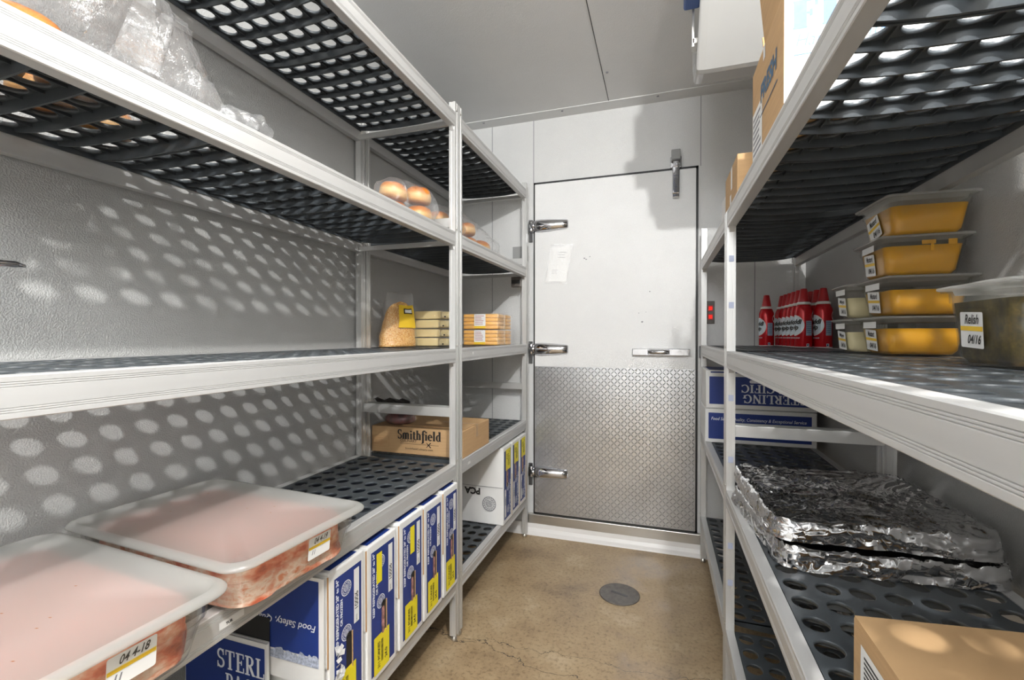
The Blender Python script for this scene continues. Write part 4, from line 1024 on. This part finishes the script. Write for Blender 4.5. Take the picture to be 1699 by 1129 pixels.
# ------------------------------------------------------------------ red spray cans
def curved(me_v, me_f, m, parent, r, a0, z0, name):
    V = [((r) * math.cos(a0 + x / r), (r) * math.sin(a0 + x / r), z0 + y) for x, y in me_v]
    me = bpy.data.meshes.new(name); me.from_pydata(V, [], me_f); me.materials.append(m)
    o = bpy.data.objects.new(name, me); COL.objects.link(o); o.parent = parent; return o
def flat(me): return [(v.co.x, v.co.y) for v in me.vertices], [tuple(p.vertices) for p in me.polygons]
def spray_can():
    t = thing('spray_can', '', 'spray can', (0, 0, 0), 0, 'red spray cans of cream')
    r = .0325
    MB().lathe([(r - .003, 0), (r, .002), (r, .004)], 32).build('base_rim', M['lidwhite'], t)
    MB().lathe([(r - .001, .0035), (r - .0004, .005), (r - .0004, .150), (r - .002, .160), (r - .006, .171), (r - .010, .178)], 32).build('can_body', M['red'], t)
    MB().lathe([(r - .010, .177), (r - .006, .179), (r - .008, .186), (r - .014, .190)], 32).build('collar', M['lidwhite'], t)
    MB().lathe([(.0205, .184), (.0195, .196), (.0125, .240), (.011, .243), (.003, .244)], 24).build('cap', M['redcap'], t)
    A = R(188)
    def disc(rr, m, name, cx, z0, lift):
        V = [(cx, 0)]; F = []; nr, na = 5, 36
        for k in range(1, nr + 1):
            for i in range(na): V.append((cx + rr * k / nr * math.cos(2 * math.pi * i / na), rr * 1.02 * k / nr * math.sin(2 * math.pi * i / na)))
        for i in range(na): F.append((0, 1 + i, 1 + (i + 1) % na))
        for k in range(nr - 1):
            for i in range(na): a = 1 + k * na; F.append((a + i, a + na + i, a + na + (i + 1) % na, a + (i + 1) % na))
        curved(V, F, m, t, r + lift, A, z0, name)
    disc(.042, M['lidwhite'], 'printed_ring', 0, .092, .0001); disc(.0395, M['canwhite'], 'printed_disc', 0, .092, .0004)
    for s, x, y, sz in (('Reddi', -.001, .106, .026), ('wip', .004, .083, .026)):
        v, f = flat(text_mesh(s, sz, .0012, .25)); curved(v, f, M['ink'], t, r + .0008, A, y, 'brand_lettering')
    def rect(x0, x1, y0, y1, m, name, lift=.0005):
        n = 6; V = []; 
        for k in range(n + 1): xx = x0 + (x1 - x0) * k / n; V += [(xx, y0), (xx, y1)]
        curved(V, [(2 * k, 2 * k + 2, 2 * k + 3, 2 * k + 1) for k in range(n)], m, t, r + lift, A, 0, name)
    rect(.048, .072, .050, .110, M['caninfo'], 'info_panel')
    for k in range(6): rect(.050, .070, .102 - k * .008, .1035 - k * .008, M['navy'], 'small_print', .0008)
    rect(.050, .060, .006, .017, M['canwhite'], 'bottom_mark'); rect(.052, .058, .008, .015, M['navy'], 'bottom_mark', .0008)
    v, f = flat(text_mesh('WHIPPED CREAM', .0065, .0001)); curved(v, f, M['canwhite'], t, r + .0006, A, .040, 'small_lettering')
    V, F = ring_mesh(.0001, .022); Vd = [(p[0] + .094, p[1]) for p in V]; curved(Vd, F, M['lidwhite'], t, r + .0004, A, .130, 'side_emblem')
    return t
can0 = spray_can()
ordi = ['nearest the camera', 'second from the front', 'third from the front', 'fourth from the front', 'fifth from the front', 'farthest from the camera']
spots = [(.560, 2.170 + .069 * k, 'red spray can with white cap collar, %s in the row of six' % ordi[k]) for k in range(6)]
spots += [(.627, 2.160 + .080 * k, 'red spray can in the row along the right wall, %s' % ('nearest the camera', 'second from the front', 'third from the front')[k]) for k in range(3)]
spots += [(.480, 2.460, 'red spray can standing apart at the left, toward the back wall')]
for i, (x, y, lab) in enumerate(spots):
    if i == 0: can0.location = (x, y, shelfz); can0['label'] = lab
    else: dup(can0, (x, y, shelfz), R(random.uniform(-4, 4)), lab)

# ------------------------------------------------------------------ bread, cheese
def bun_mesh(seed):
    prof = [(.002, .000), (.030, .0005), (.044, .006), (.0485, .016), (.0495, .026), (.0485, .038), (.043, .050), (.032, .058), (.017, .0625), (.002, .064)]
    mb = MB(); mb.lathe(prof, 26); rn = []
    for p in mb.v:
        n = mnoise.noise(Vector((p[0] * 28 + seed, p[1] * 28, p[2] * 24))); k = 1 + .06 * n
        rn.append((p[0] * k, p[1] * k, p[2] * (1 + .04 * n)))
    mb.v = rn
    # crease between heel and crown
    return mb
buns = [bun_mesh(s * 7.7).build('bun', M['bun'], None) for s in range(3)]
bun_meshes = [b.data for b in buns]
for b in buns: bpy.data.objects.remove(b)
def bun(x, y, z, rx, ry, k, lab, grp):
    o = bpy.data.objects.new('bread_bun', bun_meshes[k % 3]); COL.objects.link(o); o.location = (x, y, z); o.rotation_euler = (R(rx), R(ry), R(40 * k)); tag(o, lab, 'bread', grp)
def film_bag(name, label, cat, spine, zmin, seed, m=None, amp=.010, nseg=56, grp=None):
    """spine: (x, y, z, half width, half height) stations along the bag, resampled smoothly"""
    S = [Vector(s[:3]) for s in spine]; W = [s[3:] for s in spine]; rings = []; M1 = 80
    for k in range(M1 + 1):
        f = k / M1 * (len(S) - 1); i = min(int(f), len(S) - 2); g = f - i; g = g * g * (3 - 2 * g)
        c = S[i].lerp(S[i + 1], g); a = W[i][0] + (W[i + 1][0] - W[i][0]) * g; b = W[i][1] + (W[i + 1][1] - W[i][1]) * g
        d = (S[i + 1] - S[i]).normalized(); u = d.cross(Z).normalized(); v = u.cross(d)
        ring = []
        for q in range(nseg):
            t = 2 * math.pi * q / nseg; ct, st = math.cos(t), math.sin(t)
            p = c + u * a * ct + v * b * st
            n = .8 * mnoise.noise(p * 15 + Vector((seed, 0, 0))) + .8 * (1 - abs(mnoise.noise(p * 26 + Vector((0, seed, 0)))) * 3) * .5 + .45 * (1 - abs(mnoise.noise(p * 55)) * 3) * .5
            p = p + (u * ct + v * st) * amp * n * min(1, (a + b) / .06)
            p.z = max(p.z, zmin + .0006 + .0004 * abs(ct)); ring.append(p)
        rings.append(ring)
    o0 = S[0].copy(); o0.z = zmin
    mb = MB(); mb.loft([[p - o0 for p in r] for r in rings])
    o = mb.build(name, m or M['film'], None); o.location = o0
    return tag(o, label, cat, grp)
zu = 1.6075
# bag at the top left, mostly empty film to its right
G = 'bread buns in the bag at the top left'
pos = ((-.890, .315, 0), (-.995, .310, 1), (-1.10, .310, 2), (-.885, .415, 1), (-.99, .415, 2), (-1.095, .415, 0), (-.955, .515, 2), (-1.055, .525, 0), (-1.085, .635, 1))
wh = ['at the front edge', 'in the middle', 'by the wall']; wr = ['nearest row', 'second row', 'third row']
for i, (x, y, k) in enumerate(pos):
    bun(x, y, zu + .001, 0, 0, k, 'golden bun in the big bag at the top left, %s of the %s from the camera' % (wh[i % 3], ('row nearest', 'middle row', 'far row')[i // 3]) if False else 'golden bun %s of the %s in the top left bag' % (wh[i % 3], wr[i // 3]), G)
film_bag('bread_bag', 'large crumpled clear plastic bag of buns with a loose empty end, at the top left', 'bag', [(-.96, .255, zu + .06, .160, .060), (-.955, .28, zu + .066, .182, .075), (-.955, .44, zu + .08, .185, .110), (-.945, .55, zu + .11, .165, .135), (-.925, .61, zu + .095, .13, .115), (-.885, .655, zu + .05, .085, .055), (-.850, .70, zu + .025, .055, .026), (-.815, .745, zu + .022, .040, .024), (-.800, .775, zu + .012, .020, .014)], zu, 3, amp=.017)
# two bags near the middle post
G = 'bread buns in the bag beside the middle post'
for i, (x, y, z, ry, k, lab) in enumerate(((-.905, 1.415, 0, 4, 0, 'lower golden bun at the left of the bag beside the middle post'), (-.905, 1.410, .066, 7, 1, 'upper golden bun at the left of the bag beside the middle post'), (-.858, 1.512, .006, -3, 2, 'lower golden bun at the right of the bag beside the middle post'), (-.860, 1.508, .074, 5, 0, 'upper golden bun at the right of the bag beside the middle post'))):
    bun(x, y, zu + .006 + z, 0, ry, k, lab, G)
film_bag('bread_bag', 'clear plastic bag of four golden buns on the upper left shelf beside the middle post', 'bag', [(-.902, 1.340, zu + .066, .045, .050), (-.897, 1.40, zu + .072, .070, .074), (-.868, 1.52, zu + .074, .070, .080), (-.872, 1.58, zu + .080, .056, .058), (-.876, 1.605, zu + .080, .044, .040), (-.88, 1.624, zu + .075, .020, .018)], zu, 9, amp=.009)
G = 'bread buns in the bag behind the middle post'
for i, (x, y, z, ry, k, lab) in enumerate(((-.93, 1.80, 0, 3, 1, 'lower near bun in the bag behind the middle post'), (-.925, 1.80, .066, -6, 2, 'upper near bun in the bag behind the middle post'), (-.915, 1.915, 0, 0, 0, 'lower second bun in the bag behind the middle post'), (-.915, 1.915, .065, 8, 1, 'upper second bun in the bag behind the middle post'), (-.890, 2.035, .0, -4, 2, 'lower third bun in the bag behind the middle post'), (-.892, 2.03, .066, -9, 0, 'upper third bun in the bag behind the middle post'), (-.872, 2.15, .004, 6, 1, 'far bun in the bag behind the middle post'))):
    bun(x, y, zu + .006 + z, 0, ry, k, lab, G)
film_bag('bread_bag', 'crinkled clear plastic bag of buns on the short left rack, behind the middle post', 'bag', [(-.935, 1.735, zu + .06, .05, .05), (-.93, 1.79, zu + .076, .066, .082), (-.918, 1.92, zu + .078, .07, .086), (-.893, 2.04, zu + .075, .068, .082), (-.875, 2.16, zu + .058, .066, .064), (-.862, 2.25, zu + .045, .056, .048), (-.855, 2.31, zu + .022, .040, .022)], zu, 14, amp=.014)
# shredded cheese bag on the middle left shelf
zm = 1.1523
t = thing('shredded_cheese_bag', 'tall clear bag of shredded orange cheese leaning against the left wall', 'bag', (-1.130, 1.800, zm), R(62))
def pouch_pt(f, q, scale, top, seed, tip):
    a = (.094 - .030 * f ** 1.2) * scale; b = (.046 * (1 - f ** 2.4) + .004) * scale
    if tip: e = (1 - f ** 7) ** .5; a *= .12 + .88 * e; b *= .3 + .7 * e
    lean = .030 * f + .012 * f * f
    x = lean + a * math.copysign(abs(math.cos(q)) ** .8, math.cos(q)) * (1 + .05 * mnoise.noise(Vector((f * 5, math.cos(q) * 1.5, seed))))
    y = b * math.copysign(abs(math.sin(q)) ** .8, math.sin(q)) * (1 + .16 * mnoise.noise(Vector((f * 7, math.sin(q) * 2, seed + 3)))) + .045 * f
    z = .0008 + f * top + .005 * mnoise.noise(Vector((math.cos(q) * 2, f * 9, seed))) * (f > .03)
    return (x, y, max(.0006, z))
def pouch(scale, m, name, top, seed, tip=False):
    mb = MB(); mb.loft([[pouch_pt(k / 24, 2 * math.pi * i / 32, scale, top, seed, tip) for i in range(32)] for k in range(25)]); return mb.build(name, m, t)
pouch(.93, M['shred'], 'shredded_cheese', .205, 4, True); pouch(1.03, M['pouch'], 'clear_bag', .248, 4)
def pouch_patch(f0, f1, q0, q1, m, name, sc):
    mb = MB(); V = [pouch_pt(f0 + (f1 - f0) * i / 8, R(q0 + (q1 - q0) * j / 8), sc, .248, 4, False) for i in range(9) for j in range(9)]
    mb.add(V, [(9 * i + j, 9 * i + j + 1, 9 * i + j + 10, 9 * i + j + 9) for i in range(8) for j in range(8)], 0, True); return mb.build(name, m, t, fix=False)
pouch_patch(.34, .76, -100, -40, M['amber'], 'yellow_panel', 1.045)
pouch_patch(.60, .70, -88, -56, M['ink'], 'label_print', 1.06)
pouch_patch(.62, .68, -85, -59, M['white'], 'label_print', 1.07)
# pale cheese packs, four high
for k in range(4):
    t = thing('cheese_pack', 'pale cheese pack with clear wrap, %s of the stack of four' % names[k], 'cheese', (-1.128 + (.0, .004, .006, .008)[k], 1.930 + (0, .004, -.003, .004)[k], zm + k * .0425), R((0, 1, -1.5, 1)[k]), 'pale cheese packs')
    MB().box(0, .135, 0, .10, .001, .0385).build('cheese_block', M['butter'], t, bevel=.004)
    mb = MB(); mb.box(.136, .185, .004, .096, .003, .036); mb.build('sliced_end', M['butter'], t, bevel=.010)
    foil_s = MB(); foil_s.loft([rrect(.098, .054, .012, z, 4, (.094, .05)) for z in (.0006, .006, .032, .0412)]); foil_s.build('clear_wrap', M['pouch'], t)
    mb = MB(); mb.box(.158, .166, -.0046, -.0042, .008, .014); mb.build('black_mark', M['ink'], t)
# orange cheese packs with white labels, two stacks deep
for k in range(2):
    for q in range(2):
        nm = ('lower', 'upper')[k] + (' front', ' rear')[q]
        t = thing('orange_cheese_pack', 'orange sliced cheese pack with a white paper label, %s one of four' % nm, 'cheese', (-.985, 2.200 + .115 * q, zm + k * .083), R(1.5 * (k - q)), 'orange cheese packs')
        for sl in range(4): MB().box(0, .190, 0, .105, .0012 + sl * .0195, .0012 + sl * .0195 + .0185).build('cheese_slices', M['orange_cheese'], t, bevel=.005)
        mb = MB(); mb.loft([rrect(.1035, .056, .016, z, 4, (.098, .0525)) for z in (.0005, .008, .070, .0815)]); mb.build('clear_wrap', M['pouch'], t)
        quad(M['white'], t, (.094, -.0040, .042), X, Z, .062, .072, 'paper_label', .0006); quad(M['amber'], t, (.094, -.0040, .011), X, Z, .062, .012, 'label_stripe', .0010)
        stripes(mat('red ink', (.4, .12, .10), .6) if (k + q) == 0 else bpy.data.materials['red ink'], t, (.094, -.0040, .048), X, Z, .052, .05, 6, seed=k, duty=.35)
# steel rail end on the left wall
t = thing('steel_hook_rail', 'polished steel rod end in front of the left wall above the middle shelf', 'rod', (XL, .40, 1.30))
MB().tube([(.0, -.02, .0), (.06, -.02, .01), (.12, .0, .026), (.128, .06, .027), (.128, .105, .029), (.128, .118, .027)], [.006, .006, .006, .0062, .006, .003], 10).build('rod', M['chrome'], t)
MB().lathe([(.018, .0003), (.018, .004), (.006, .006)], 16, (0, -.02, 0), axis='x').build('wall_flange', M['steel'], t)
